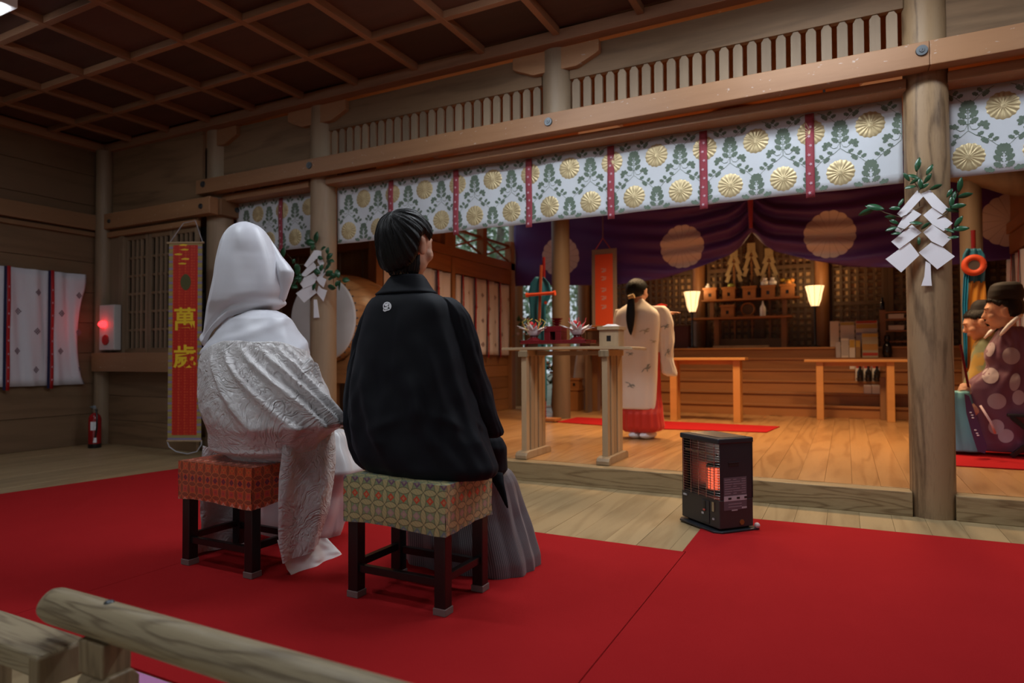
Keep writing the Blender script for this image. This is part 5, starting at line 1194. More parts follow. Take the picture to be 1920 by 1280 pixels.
def hand(m,w,d,nrm,side,s=1.,curl=.45):
    "w wrist, d direction to the fingers, nrm back-of-hand normal, side +1/-1: thumb side = side * (d x nrm)"
    d=Vector(d).normalized(); nrm=Vector(nrm); nrm=(nrm-d*nrm.dot(d)).normalized(); t=d.cross(nrm)*side
    R=Matrix((t,d,nrm)).transposed(); m.ell(w+d*.040*s,(.036*s,.046*s,.013*s),16,10,R)
    for k,(o_,L) in enumerate(((.027,.060),(.009,.068),(-.009,.063),(-.025,.050))):
        p=w+d*.072*s+t*o_*s; a=0
        for j,seg in enumerate((.46,.31,.23)):
            a+=curl*(1+.15*k)*(.7 if j==0 else 1.); q=p+(d*math.cos(a)-nrm*math.sin(a))*L*seg*s; capsule(m,p,q,(.0078-.0008*j)*s,(.0072-.0008*j)*s,8); p=q
    p=w+d*.018*s+t*.026*s; 
    for j,(L,a,b) in enumerate(((.034,.75,.25),(.026,.45,.55),(.020,.25,.75))):
        q=p+(t*math.sin(a)+d*math.cos(a)*(1)-nrm*.35*b)*L*s; capsule(m,p,q,(.0098-.001*j)*s,(.009-.001*j)*s,8); p=q
def body(name,parent,J,fr,hs,vox=.007,hands=(None,None),tr=.092):
    m=MB(); V={k:Vector(v) for k,v in J.items()}
    mid=(V['shL']+V['shR'])/2
    capsule(m,V['pel'],V['pel'].lerp(mid,.45),tr,tr*.9,20); capsule(m,V['pel'].lerp(mid,.45),mid-Vector((0,0,.07)),tr*.9,tr*.95,20)
    capsule(m,V['shL'],V['shR'],.048,.048,14); capsule(m,mid-Vector((0,0,.01)),V['head']-fr[2]*.07*hs-fr[1]*.018*hs,.050,.043,16)
    for s_ in('L','R'):
        capsule(m,V['sh'+s_],V['el'+s_],.040,.032); capsule(m,V['el'+s_],V['wr'+s_],.033,.021)
        hip=V['pel']+(V['kn'+s_]-V['pel']).normalized()*.03+(V['sh'+s_]-mid)*.45
        capsule(m,hip,V['kn'+s_],.070,.048,16); capsule(m,V['kn'+s_],V['an'+s_],.046,.028,14)
        capsule(m,V['an'+s_]+Vector((0,0,-.012)),V['an'+s_]+V['toe']*.15+Vector((0,0,-.022)),.026,.018,10)
    for s_,h in zip(('L','R'),hands):
        if h: hand(m,V['wr'+s_],*h)
    head(m,V['head'],fr,hs)
    return blob(name,m,vox,3,M_['skin'],parent)
# ---- lofts fitted to outlines: rows of (y, xl, xr[, Yc]) in photograph pixels, turned into real cross-sections around the body axis
def outline(rows,Yc,k,n=2.2):
    out=[]
    for r in rows:
        y,xl,xr=r[:3]; yc=r[3] if len(r)>3 else Yc; kk=r[4] if len(r)>4 else k
        al=math.atan((xl-960)/FPX); ar=math.atan((xr-960)/FPX); am=(al+ar)/2; xm=960+FPX*math.tan(am)
        c=P(xm,y,Y=yc); D=math.hypot(c.x,c.y); Wd=D*math.sin((ar-al)/2); th=YAW-am; q=n/(n-1)
        a=Wd/((abs(math.cos(th))**q+abs(kk*math.sin(th))**q)**(1/q)); out.append((y,c.x,c.y,c.z,a,a*kk))
    return out
def interp(T,y):
    if y<=T[0][0]: return T[0][1:]
    for A,B in zip(T,T[1:]):
        if y<=B[0]:
            f=(y-A[0])/(B[0]-A[0]); return tuple(p+(q-p)*f for p,q in zip(A[1:],B[1:]))
    return T[-1][1:]
def lerp_tab(T,x):
    if x<=T[0][0]: return T[0][1]
    for (a,b),(c,d) in zip(T,T[1:]):
        if x<=c: return b+(d-b)*(x-a)/(c-a)
    return T[-1][1]
def loft(name,rows,Yc,k,mat,parent,n=2.2,seg=96,rings=60,fold=None,hem=None,top=None,cap=True,off=0.,solid=0,smoothrows=True,uvs=True,skip=None):
    T=outline(rows,Yc,k,n); y0,y1=T[0][0],T[-1][0]; m=MB()
    # smooth table by resampling (Catmull-like through moving average)
    if smoothrows:
        ys=[y0+(y1-y0)*i/120 for i in range(121)]; A=np.array([interp(T,y) for y in ys]); K=np.array([1,2,3,2,1.]); K/=K.sum()
        B=A.copy(); 
        for c in range(A.shape[1]): B[2:-2,c]=np.convolve(A[:,c],K,'valid')
        T=[(y,)+tuple(b) for y,b in zip(ys,B)]
    def pt(u,v):
        ph=2*PI*u
        ya=y0 if top is None else top(ph); yb=y1 if hem is None else hem(ph)
        y=ya+(yb-ya)*v; cx,cy,cz,a,b=interp(T,y); 
        ca,sa=math.cos(ph),math.sin(ph); rr=(abs(ca)**n+abs(sa)**n)**(-1/n)
        d=(fold(ph,y,v) if fold else 0)+off
        return Vector((cx+(a+d)*rr*ca,cy+(b+d)*rr*sa,cz))
    mean=sum(t[4]+t[5] for t in T)/len(T)/2
    vs=[pt(i/seg,j/rings) for j in range(rings+1) for i in range(seg)]
    fs=[];uv=[]
    for j in range(rings):
        for i in range(seg):
            if skip and skip(2*PI*(i+.5)/seg,(j+.5)/rings): continue
            fs.append((j*seg+i,j*seg+(i+1)%seg,(j+1)*seg+(i+1)%seg,(j+1)*seg+i))
            U=[(i+q)/seg*2*PI*mean for q in(0,1,1,0)]; uv.append([(U[0],vs[j*seg].z),(U[1],vs[j*seg].z),(U[2],vs[(j+1)*seg].z),(U[3],vs[(j+1)*seg].z)])
    if cap:
        for j in(0,rings):
            c=sum((vs[j*seg+i] for i in range(seg)),Vector())/seg; vs.append(c); q=len(vs)-1
            for i in range(seg): fs.append((q,j*seg+i,j*seg+(i+1)%seg)); uv.append([(0,0)]*3)
    m.add(vs,fs,0,uv); return m.build(name,mat,parent,smooth='all',solid=solid)
def nz(x,y,z=0): return noise.noise(Vector((x,y,z)))
def bvh_of(o):
    dg=bpy.context.evaluated_depsgraph_get(); me=o.data; off=Vector((0,0,0)); p=o
    while p is not None: off=off+p.location; p=p.parent
    return BVHTree.FromPolygons([v.co+off for v in me.vertices],[tuple(p.vertices) for p in me.polygons])
EYE=Vector((0,0,CH))
def hit(bv,x,y):
    d=(P(x,y,Y=1.)-EYE).normalized(); r=bv.ray_cast(EYE,d); return (r[0],r[1],d) if r[0] is not None else None
def applique(name,bv,polys,mat,parent,lift=.0015,holes=None,kind=None):
    "cloth prints laid onto the garment surface"
    m=MB(); ok=0
    for pl in polys:
        cx=sum(p[0] for p in pl)/len(pl); cy=sum(p[1] for p in pl)/len(pl); pts=[]
        ring=[(cx+(x-cx)*s,cy+(y-cy)*s) for s in(.5,1.) for x,y in pl]; hs=[hit(bv,*q) for q in [(cx,cy)]+ring]
        if any(h is None for h in hs): continue
        vs=[h[0]-h[2]*lift for h in hs]; n=len(pl)
        m.add(vs,[(0,1+i,1+(i+1)%n) for i in range(n)]+[(1+i,1+n+i,1+n+(i+1)%n,1+(i+1)%n) for i in range(n)]); ok+=1
    if not ok: return None
    o=m.build(name,mat,parent,smooth='all')
    if kind: o['kind']=kind
    return o
def circ(cx,cy,rx,ry,n=24,rot=0): return [(cx+rx*math.cos(a)*math.cos(rot)-ry*math.sin(a)*math.sin(rot),cy+rx*math.cos(a)*math.sin(rot)+ry*math.sin(a)*math.cos(rot)) for a in[2*PI*i/n for i in range(n)]]
def hair_cap(name,c,fr,s,mat,parent,hairline,axis,bulk=.014,groove=.0045,na=200,nt=46,seed=0.,rad=(.074,.094,.087),long=False):
    "hair shell combed out from a whorl down to the hairline(az) [deg elevation]"
    r,f,u=fr; ax=Vector(axis).normalized(); e1=ax.orthogonal().normalized(); e2=ax.cross(e1); m=MB(); vs=[]
    for i in range(na):
        ph=2*PI*i/na; lim=PI
        for q in range(1,181):
            t=PI*q/180; d=ax*math.cos(t)+(e1*math.cos(ph)+e2*math.sin(ph))*math.sin(t)
            az=math.degrees(math.atan2(d.x,d.y)); el=math.degrees(math.asin(max(-1,min(1,d.z))))
            if el<hairline(az): lim=t; break
        lim+=.05*nz(i*.9,seed)+.03*math.sin(i*2.1)
        for j in range(nt+1):
            v=j/nt; t=max(.02,lim*v); p2=ph+.55*math.exp(-t*1.6)
            d=ax*math.cos(t)+(e1*math.cos(ph)+e2*math.sin(ph))*math.sin(t)
            g=nz(math.cos(p2)*7+5,math.sin(p2)*7,t*1.0+seed)*1.0+nz(math.cos(p2)*18,math.sin(p2)*18+3,t*1.3)*.6+nz(math.cos(p2)*45,math.sin(p2)*45,t)*.3
            b=(bulk+groove*g*min(1,t*2.2))*(1-max(0,(v-.88)/.12)**2*.95)
            hf=(max(.12,1-d.z*d.z)**.5)**(-.55) if d.z<0 and long else 1.; p=Vector((d.x*rad[0]*hf,d.y*rad[1]*hf,d.z*rad[2]*(1+(.42*max(0,-d.z)*max(0,-d.y+.35) if long else 0)))); p+=d*b
            vs.append(c+(r*p.x+f*(p.y-.008)+u*(p.z+.022))*s)
    fs=[(i*(nt+1)+j,((i+1)%na)*(nt+1)+j,((i+1)%na)*(nt+1)+j+1,i*(nt+1)+j+1) for i in range(na) for j in range(nt)]
    fs.append(tuple(i*(nt+1) for i in range(na))); m.add(vs,fs); return m.build(name,mat,parent,smooth='all')
# ---------------------------------------------------------------- GROOM
G=thing('person','seated person in a black crested jacket and grey striped trousers, on the green brocade stool','person',(-1.37,2.0,.0075))
gfr=frame_of(-.10,.0); gh=P(763,462,Y=1.985); gs=1.12
body('body',G,dict(pel=P(760,850,Y=1.97),shL=P(716,602,Y=1.98),shR=P(815,606,Y=1.985),head=gh,elL=P(672,765,Y=2.06),elR=P(885,770,Y=2.09),wrL=P(700,850,Y=2.14),wrR=P(905,850,Y=2.26),knL=P(795,905,Y=2.32),knR=P(888,905,Y=2.32),anL=P(815,1030,Y=2.30),anR=P(925,1030,Y=2.30),toe=Vector((0,.55,0))),gfr,gs,.0065,hands=(((.5,.5,-.1),(0,.2,1),1,.8,.6),((-.6,.4,-.1),(0,.2,1),-1,.8,.6)))
def ghl(az):
    a=abs(az)
    return lerp_tab([(0,30),(35,28),(55,8),(64,-2),(72,4),(86,12),(98,-2),(104,-40),(118,-60),(140,-72),(180,-74)],a)
hair_cap('hair',gh,gfr,gs,M_['hair'],G,ghl,(.02,-.62,.78),bulk=.014,groove=.006,na=280,long=True,rad=(.075,.092,.088))
loft('nape_hair',[(476,716,788),(490,720,788),(502,725,786),(512,730,783),(521,735,778)],1.962,1.0,M_['hair'],G,n=2.1,seg=120,rings=12,cap=False,fold=lambda ph,y,v:.0022*math.sin(ph*31)+.0015*math.sin(ph*53),hem=lambda ph:515+3*math.sin(ph*23)+3*math.sin(ph*41),solid=.002)
def gfold(ph,y,v):
    # centre back seam, creases that gather at the waist
    d=math.degrees(ph); d=d-360 if d>180 else d
    w=max(0,min(1,(y-640)/110)); f=0
    sd=-78-(y-580)*.035; f+=.0045*(1/(1+math.exp(-(d-sd)/.9))-.5)*min(1,max(0,(y-575)/20))*(1-w*.4)
    for d0,sl,y0,am,sg in((-112,.10,690,.012,7),(-88,-.06,730,.014,6),(-66,.10,700,.016,7),(-46,.12,650,.012,8),(-20,.06,640,.012,8),(-135,.05,700,.010,8)):
        f+=am*math.exp(-((d-(d0+sl*(y-700)))/sg)**2)*(1/(1+math.exp(-(y-y0)/10)))*math.exp(-max(0,y-820)/30)
    f+=.010*w*nz(ph*2.2+3,y*.012,1)+.006*w*nz(ph*5,y*.025+ph*2,4)
    f+=.006*math.exp(-((y-785-16*math.sin(ph*3.3))/9)**2)*(.5+.5*math.sin(ph*7))
    return f+.003*nz(ph*3,y*.03)
tor=[(521,741,786),(530,729,794),(540,722,802),(546,716,806),(551,706,815),(560,696,834),(572,688,846),(585,681,851),(600,676,854),(650,664,866),(700,656,876),(750,650,888),(800,649,902),(830,654,915),(850,660,925),(868,670,934),(880,684,932),(886,692,925)]
hao=loft('haori_jacket',tor,1.965,.62,M_['haori'],G,n=2.3,seg=140,rings=90,fold=gfold)
col=[(517,738,789),(524,731,795),(534,724,801),(545,715,808),(552,706,816)]
loft('collar',col,1.965,.66,M_['haori'],G,n=2.2,seg=80,rings=10,off=.006,cap=False,solid=.006)
def sfold(ph,y,v): return .008*nz(ph*2,y*.015,7)+.006*max(0,nz(ph*3,y*.03+ph,2))
slv=[(558,812,846,2.0),(566,815,860,2.0),(575,818,869,2.0),(592,822,882,2.01),(620,826,892,2.02),(650,832,900,2.03),(700,842,912,2.05),(750,856,926,2.08),(785,868,937,2.1),(806,884,944,2.12),(815,898,944,2.12),(820,906,932,2.12)]
loft('sleeve',slv,2.0,.9,M_['haori'],G,n=2.3,seg=70,rings=50,fold=sfold)
slv=[(558,698,735,1.98),(572,686,732,1.99),(600,673,724,2.0),(640,663,716,2.0),(690,652,706,2.02),(750,643,700,2.05),(800,643.5,702,2.07),(840,655,712,2.07),(868,668,722,2.06),(880,684,716,2.06)]
loft('sleeve',slv,2.0,.8,M_['haori'],G,n=2.3,seg=70,rings=50,fold=sfold)
lap=[(812,880,930,2.25),(822,878,941,2.25),(838,872,948,2.25),(863,868,951,2.27),(880,870,951.5,2.27),(890,885,944,2.27),(897,905,941,2.27)]
loft('front_panel',lap,2.25,.8,M_['haori'],G,n=2.4,seg=60,rings=24,fold=sfold)
tail=[(885,905,943,2.22),(905,925,945,2.20),(929,938,950,2.19),(945,946,952.5,2.18),(952,950,953,2.18)]
loft('front_tail',tail,2.2,.4,M_['haori'],G,n=2.2,seg=24,rings=16)
def hfold(ph,y,v):
    # sharp pleats
    w=min(1,v*2.5); s_=abs(((ph*7/(2*PI)*2)%1)-.5)*2
    return .014*w*(s_-.5)+.006*w*nz(ph*3,y*.02)
hk=[(868,775,935,2.30),(880,768,958,2.30),(895,764,967,2.31),(910,761,972,2.32),(955,758,984,2.33),(1000,757,998,2.33),(1030,757,1007,2.33),(1050,760,1009,2.33),(1068,766,1007,2.33),(1075,770,1004,2.33)]
hkm=loft('striped_trousers',hk,2.33,.62,M_['hakama'],G,n=3.2,seg=200,rings=50,fold=hfold)
bv=bvh_of(hao)
def sh(pts): return [(620+x/6.4,420+y/6.4) for x,y in pts]
ring=[]
for i in range(24):
    a0,a1=2*PI*i/24,2*PI*(i+1)/24
    def rp(a,s): 
        x=678+50*s*math.cos(a); y=985+52*s*math.sin(a)
        if math.cos(a)<-.2 and math.sin(a)>.5: x-=14*s; y+=14*s
        return (x,y)
    ring.append(sh([rp(a0,.80),rp(a1,.80),rp(a1,1.02),rp(a0,1.02)]))
leafs=[sh([(645,960),(690,945),(700,960),(672,985),(650,985)]),sh([(705,955),(722,975),(715,1010),(700,1000),(698,975)]),sh([(640,1000),(668,992),(690,1005),(680,1020),(648,1025)]),sh([(680,975),(695,985),(688,1000),(672,998)]),sh([(650,1030),(690,1024),(700,1012),(690,1036),(655,1042)])]
applique('family_crest',bv,ring+leafs,M_['white_paper'],hao,.0022)
# ---------------------------------------------------------------- BRIDE
B=thing('person','seated person in a white silk hood and white kimono on the red brocade stool','person',(-2.2,1.95,.0075))
bfr=frame_of(-.25,-.12); bh=P(470,510,Y=2.0); bs=1.05
body('body',B,dict(pel=P(470,820,Y=1.93),shL=P(436,668,Y=1.94),shR=P(528,668,Y=1.95),head=bh,elL=P(400,770,Y=1.98),elR=P(592,775,Y=2.08),wrL=P(520,835,Y=2.16),wrR=P(590,850,Y=2.22),knL=P(560,880,Y=2.34),knR=P(618,880,Y=2.34),anL=P(540,965,Y=2.34),anR=P(590,970,Y=2.34),toe=Vector((0,.3,0))),bfr,bs,.0065,hands=(((.6,.5,-.1),(0,.2,1),1,.8,.6),((.3,.7,-.1),(0,.2,1),-1,.8,.6)))
eyes(bh,bfr,bs,B)
hair_cap('hair',bh,bfr,bs,M_['hair'],B,lambda az:lerp_tab([(0,30),(60,15),(100,-30),(180,-50)],abs(az)),(0,-.3,.95),bulk=.02)
def hemh(ph):
    d=math.degrees(ph); d=d-360 if d>140 else d
    return lerp_tab([(-220,579),(-180,612),(-150,636),(-132,643),(-118,653),(-104,648),(-84,620),(-62,598),(-40,590),(-10,586),(20,582),(50,578),(140,579)],d)
def hoodfold(ph,y,v):
    d=math.degrees(ph); d=d-360 if d>140 else d
    f=0
    # soft hollow in the back below the crown ridge
    f-=.022*math.exp(-((d+44)/34)**2)*(1/(1+math.exp(-(y-468)/8)))*(1-1/(1+math.exp(-(y-560)/14)))
    f+=.007*math.exp(-((d+100+ (y-460)*.06)/7)**2)*min(1,max(0,(y-450)/30))      # long vertical fold
    f-=.006*math.exp(-((d+116)/9)**2)*min(1,max(0,(y-460)/40))
    # diagonal swag at the bottom edge
    yy=hemh(ph); f+=.012*math.exp(-((y-(yy-9))/6)**2)-.010*math.exp(-((y-(yy-24))/9)**2)*(1 if -110<d<20 else .2)
    return f+.003*nz(ph*2,y*.02)
hd=[(416.5,457,464),(418,450,471),(420,444,477),(424,436,486),(432,426,496),(442,418.5,503),(455,412.5,510),(470,409,517),(487,405,524),(501,402,528),(520,399,532),(537,395.6,534.5),(555,392,535),(568,389,532),(578,387,522),(590,385.5,515),(605,383.6,512),(625,379.6,510),(639,380,508),(655,384,506)]
loft('silk_hood',hd,1.965,.95,M_['hood'],B,n=2.1,seg=150,rings=110,fold=hoodfold,hem=hemh,cap=False,solid=.004,skip=lambda ph,v:(1.15<ph<2.2 and v>.35))
wd=[(441,499,503),(452,503,510),(465,507,519.5),(480,511,529),(494,515,541.5),(502,517,547.5),(509,519,552),(518,520,551),(526,521,549),(543,522,542.5),(560,518,537),(572,512,529),(578,506,520)]
loft('hood_front',wd,2.03,1.25,M_['hood'],B,n=1.8,seg=60,rings=50,cap=True)
cl=[(583,468,513),(590,452,531),(599,432,543.5),(612,416,551),(622,405,557.5),(634,396,565),(644,388,571),(656,380,575.5),(664,378,577)]
def cfold(ph,y,v): return .004*nz(ph*3,y*.05,2)+.007*abs(math.sin(ph*1.5+y*.055))**6
loft('white_collar',cl,1.95,.78,M_['hood'],B,n=2.2,seg=110,rings=40,fold=cfold,off=.004,cap=False,solid=.004)
km=[(640,392,568),(652,381,575),(667,373.5,580),(684,370.5,589),(706,368,600),(735,366.5,614),(761,371,624),(780,378,631),(792,382.5,634),(800,386,629),(808,387,616),(830,388.5,600),(842,400,590),(850,414,575),(858,430,560),(861,440,550)]
def kfold(ph,y,v):
    d=math.degrees(ph); d=d-360 if d>140 else d
    w=max(0,min(1,(y-650)/30)); f=0
    # folds fan out from the shoulder toward the elbow
    for k_,(d0,sl,am) in enumerate(((-100,.28,.018),(-80,.38,.026),(-60,.46,.028),(-40,.48,.028),(-20,.42,.025),(-4,.3,.018))):
        f+=am*math.exp(-((d-(d0+sl*(y-660)*.9))/(3.6+(y-650)*.018))**2)*w*math.exp(-max(0,(y-795))/20)
    f+=.010*math.exp(-((y-838)/5)**2)-.012*math.exp(-((y-850)/6)**2)
    return f+.006*w*nz(ph*2.5,y*.02,5)+.003*nz(ph*8,y*.06,1)
loft('kimono',km,1.93,.80,M_['brocade'],B,n=2.25,seg=200,rings=130,fold=kfold,top=lambda ph:646+7*math.sin(ph*2+.6)+3*math.sin(ph*5))
def sheet3(name,near,far,X,mat,parent,th=.02,folds=4,amp=.008,nu=40,nv=60,seedx=0.,tilt=0.):
    N_=[P(x,y,X=X) for x,y in near]; F_=[P(x,y,X=X) for x,y in far]; n=len(N_)-1
    def pt(u,v,s_):
        k=min(n-1,int(v*n)); f=v*n-k; a=N_[k].lerp(N_[k+1],f); b_=F_[k].lerp(F_[k+1],f); p=a.lerp(b_,u)
        e=math.sin(PI*u)**.5 if 0<u<1 else 0
        return p+Vector((tilt*v+s_*th*e+amp*math.sin(u*folds*PI+v*2.2+seedx)*min(1,v+.4)+.004*nz(u*6,v*8,seedx),0,0))
    m=MB(); m.grid(lambda u,v:pt(u,v,1),nu,nv); m.grid(lambda u,v:pt(u,v,-1),nu,nv); return m.build(name,mat,parent,smooth='all')
sheet3('long_sleeve',[(575,672),(552,705),(538,740),(534,785),(527.5,830),(520,892),(516.5,942),(517.5,992),(520,1030),(527,1056)],[(592,684),(606,720),(618,755),(628,800),(632,835),(633,867),(630,905),(621,955),(610,990),(600,1020)],-1.935,M_['brocade'],B,.022,3,.012)
sheet3('sleeve_lining',[(519,1012),(522,1040),(529,1064),(540,1083)],[(612,1008),(628,1028),(637,1042),(638,1051)],-1.955,M_['satin2'],B,.012,4,.007,40,16,1.,.03)
elb=[(742,560,614,2.08),(760,566,623,2.08),(775,576,630,2.09),(788,588,635,2.1),(796,600,634,2.1),(802,606,626,2.1)]
loft('sleeve_cuff',elb,2.08,1.1,M_['brocade'],B,n=2.2,seg=60,rings=24,fold=lambda ph,y,v:.006*nz(ph*3,y*.05))
sheet3('long_sleeve',[(380,835),(374,900),(373,950),(374,992),(357,1040)],[(430,860),(462,900),(468,950),(458,1000),(446,1018)],-2.475,M_['brocade'],B,.016,3,.010)
sk=[(805,545,640,2.34),(814,530,650,2.34),(835,515,659,2.34),(860,505,670,2.34),(877,500,676,2.34),(890,498,668,2.34),(920,494,655,2.34),(987,486,641,2.34),(1010,488,630,2.34),(1030,492,620,2.34)]
def skf(ph,y,v): return .012*abs(math.sin(ph*3.5+y*.01))**3+.008*nz(ph*2,y*.03,9)
loft('kimono_skirt',sk,2.34,.62,M_['satin'],B,n=2.8,seg=140,rings=60,fold=skf)
# ---------------------------------------------------------------- SHRINE MAIDEN
K=thing('person','standing shrine maiden with a long ponytail, white crane coat and red trousers','person',(-1.58,5.56,.131))
kfr=frame_of(-.35); kh=P(1195,548,Y=5.58); ks=1.05
body('body',K,dict(pel=P(1200,720,Y=5.56),shL=P(1180,610,Y=5.56),shR=P(1222,604,Y=5.57),head=kh,elL=P(1160,630,Y=5.66),elR=P(1243,612,Y=5.62),wrL=P(1164,640,Y=5.72),wrR=P(1246,588,Y=5.66),knL=P(1192,770,Y=5.56),knR=P(1212,770,Y=5.56),anL=P(1194,808,Y=5.56),anR=P(1212,808,Y=5.56),toe=Vector((.25,.9,0))),kfr,ks,.0075,hands=(((.5,.5,-.1),(0,0,1),1,.6,.4),((.85,.30,.12),(0,0,1),-1,1.0,.12)),tr=.075)
eyes(kh,kfr,ks,K)
hair_cap('hair',kh,kfr,ks,M_['hair'],K,lambda az:lerp_tab([(0,32),(50,22),(85,-5),(105,-42),(180,-58)],abs(az)),(0,.3,.95),bulk=.010,groove=.002,na=120,nt=24)
def pline(name,rows,Yc,k,mat,parent,**kw): return loft(name,rows,Yc,k,mat,parent,**kw)
loft('ponytail',[(550,1181,1189),(556,1180,1188),(565,1176,1190),(585,1174,1191),(600,1174,1190),(612,1176,1188),(622,1179,1186),(628,1182,1184)],5.40,.6,M_['hair'],K,seg=30,rings=24)
MB().cyl(P(1179,558,Y=5.40),P(1189,554,Y=5.40),.022,.022,12).build('hair_tie',plain('gold_paper_tie',(.6,.42,.2,1),.5),K,smooth=True)
coatm=plain('cream_gauze_coat',(.82,.74,.64,1),.7,bumpsc=60,bst=.1,sheen=.2)
ct=[(560,1186,1206),(566,1180,1212),(574,1168,1222),(580,1158,1232),(590,1153.5,1240),(606,1152.5,1241),(638,1156,1238),(650,1160,1236),(700,1161.5,1235),(740,1162,1233.5),(766,1162.5,1232.5)]
coat=loft('crane_coat',ct,5.56,.5,coatm,K,n=2.6,seg=90,rings=60,fold=lambda ph,y,v:.008*abs(math.sin(ph*4+.5))*min(1,v*2)-.004,cap=True)
sl=[(574,1205,1246),(580,1207,1254),(590,1212,1259.5),(606,1220,1263),(638,1232,1264),(652,1236,1263),(670,1238,1262),(688,1240,1266),(700,1241,1270),(705,1252,1269)]
slv=loft('wide_sleeve',sl,5.60,.55,coatm,K,n=2.4,seg=60,rings=40,fold=lambda ph,y,v:.008*nz(ph*3,y*.05))
loft('wide_sleeve',[(580,1154,1170),(600,1150,1166),(630,1148,1164),(650,1147,1162),(655,1150,1160)],5.66,.9,coatm,K,n=2.4,seg=40,rings=24)
redm=plain('scarlet_trousers',(.62,.028,.012,1),.6,sheen=.2)
loft('red_trousers',[(660,1190,1237,5.57,.25),(700,1182,1238,5.57,.25),(745,1172,1239.5,5.57,.3),(764,1167,1242,5.57,.4),(772,1165.5,1242.5),(790,1164.5,1244.5),(800,1164.5,1246),(806,1168,1240),(809,1172,1226)],5.56,.6,redm,K,n=2.8,seg=120,rings=40,fold=lambda ph,y,v:.012*(abs(((ph*9/(2*PI)*2)%1)-.5)*2-.5)*min(1,v*1.5))
for dx in(-.045,.05): MB().ell((-1.585+dx,5.56,.165),(.045,.11,.034),16,10,rz(-.4)).build('white_sock',M_['white_paper'],K,smooth='all')
bc=bvh_of(coat); bs2=bvh_of(slv)
def crane(cx,cy,s,a=0):
    ca,sa=math.cos(a),math.sin(a); T_=lambda x,y:(cx+(x*ca-y*sa)*s,cy+(x*sa+y*ca)*s)
    return [[T_(*p) for p in q] for q in ([(-1,.2),(-.2,-.2),(.6,-.1),(.2,.3)],[(-.2,-.1),(.1,-1),(.9,-1.2),(.4,-.5),(.4,0)],[(.0,.1),(.6,-.3),(1.1,-.7),(.9,-.2),(.4,.3)],[(-.9,.2),(-1.3,.7),(-1.5,1.2),(-1.2,1.),(-.7,.4)],[(.1,.1),(.3,.6),(.2,1.1),(-.1,.6)])]
crm=plain('crane_print',(.30,.31,.27,1),.8); crl=plain('olive_print',(.50,.44,.30,1),.8)
applique('crane_print',bc,crane(1213,690,7)+crane(1182,722,6.5,1.2)+crane(1181,663,4.5,.9),crm,coat,.004)
applique('leaf_print',bc,crane(1210,620,6.5,.5)+crane(1225,640,4,1.),crl,coat,.004)
applique('crane_print',bs2,crane(1252,660,5,-.3)+crane(1248,612,5.5,.5),crm,slv,.004)
o=MB().prism([(0,0),(-.05,.012),(-.06,.03),(.0,.05),(.05,.035),(.04,.01)],lambda u,v,w:P(1240,579,Y=5.66)+Vector((u,w,v)),0,.01).build('red_fan',redm,K)
# ---------------------------------------------------------------- PRIESTS
def priest_robe_mat(name,c1,c2,sc):
    n=NT(name); v=n.coord(); f=n.noise(v,sc,2,.4); n.set(n.mix(n.ramp(f,[(.48,(0,0,0,1)),(.56,(1,1,1,1))]),c1,c2),.55,sheen=.2); n.bump(n.noise(v,50,2),.1,.002); return n.mat
PR=thing('person','seated priest in a purple robe with pale discs and a black cap, holding a baton','person',(1.12,5.72,.14))
YP=5.72; pfr=frame_of(PI/2-.12,-.10); ph_=P(1880,584,Y=YP); psc=1.18
c0=P(1890,700,Y=YP)
body('body',PR,dict(pel=P(1900,770,Y=YP),shL=P(1902,655,Y=YP-.05),shR=P(1904,655,Y=YP+.07),head=ph_,elL=P(1905,730,Y=YP-.04),elR=P(1905,735,Y=YP+.10),wrL=P(1830,727,Y=YP-.05),wrR=P(1834,730,Y=YP+.08),knL=P(1800,765,Y=YP-.08),knR=P(1800,765,Y=YP+.08),anL=P(1802,824,Y=YP-.06),anR=P(1802,822,Y=YP+.08),toe=Vector((-.5,0,0))),pfr,psc,.006,hands=(((-.8,-.25,.1),(-.2,-.8,.5),-1,1.,.75),((-.8,-.3,.1),(0,.8,.5),1,1.,.7)),tr=.085)
eyes(ph_,pfr,psc,PR)
hair_cap('hair',ph_,pfr,psc,M_['hair'],PR,lambda az:lerp_tab([(0,34),(50,26),(75,5),(84,12),(96,-5),(106,-40),(180,-58)],abs(az)),(0,-.3,.95),bulk=.010,groove=.002,na=120,nt=24)
hatr=[(528.5,1874,1905),(530,1864,1911),(535,1856,1917),(545,1852,1921),(556,1851,1922),(564,1852,1918),(570,1858,1905)]
loft('black_cap',hatr,YP,.85,M_['hat'],PR,n=2.6,seg=60,rings=24)
robem=plain('purple_robe_silk',(.16,.055,.10,1),.5,bumpsc=40,bst=.1,sheen=.25)
MB().tube([P(1916,590,Y=YP-.06),P(1906,597,Y=YP-.11),P(1893,609,Y=YP-.125),P(1882,621,Y=YP-.11),P(1876,628,Y=YP-.08)],[.010,.014,.015,.013,.008],12).build('white_collar',M_['white_paper'],PR,smooth='all')
rb=[(612,1880,1918),(620,1870,1928),(630,1863,1938),(645,1854,1948),(660,1846,1955),(672,1845,1960),(684,1850,1962),(694,1846,1964),(706,1826,1966),(716,1815,1966),(728,1811,1966),(742,1812,1966),(770,1818,1964),(800,1824,1960),(830,1830,1955),(845,1836,1940)]
rob=loft('robe',rb,YP-.02,.62,robem,PR,n=2.4,seg=110,rings=90,fold=lambda ph,y,v:.012*nz(ph*2,y*.02,3)+.006*nz(ph*5,y*.04,8))
bvr=bvh_of(rob); pale_=plain('pale_disc_print',(.42,.34,.38,1),.7)
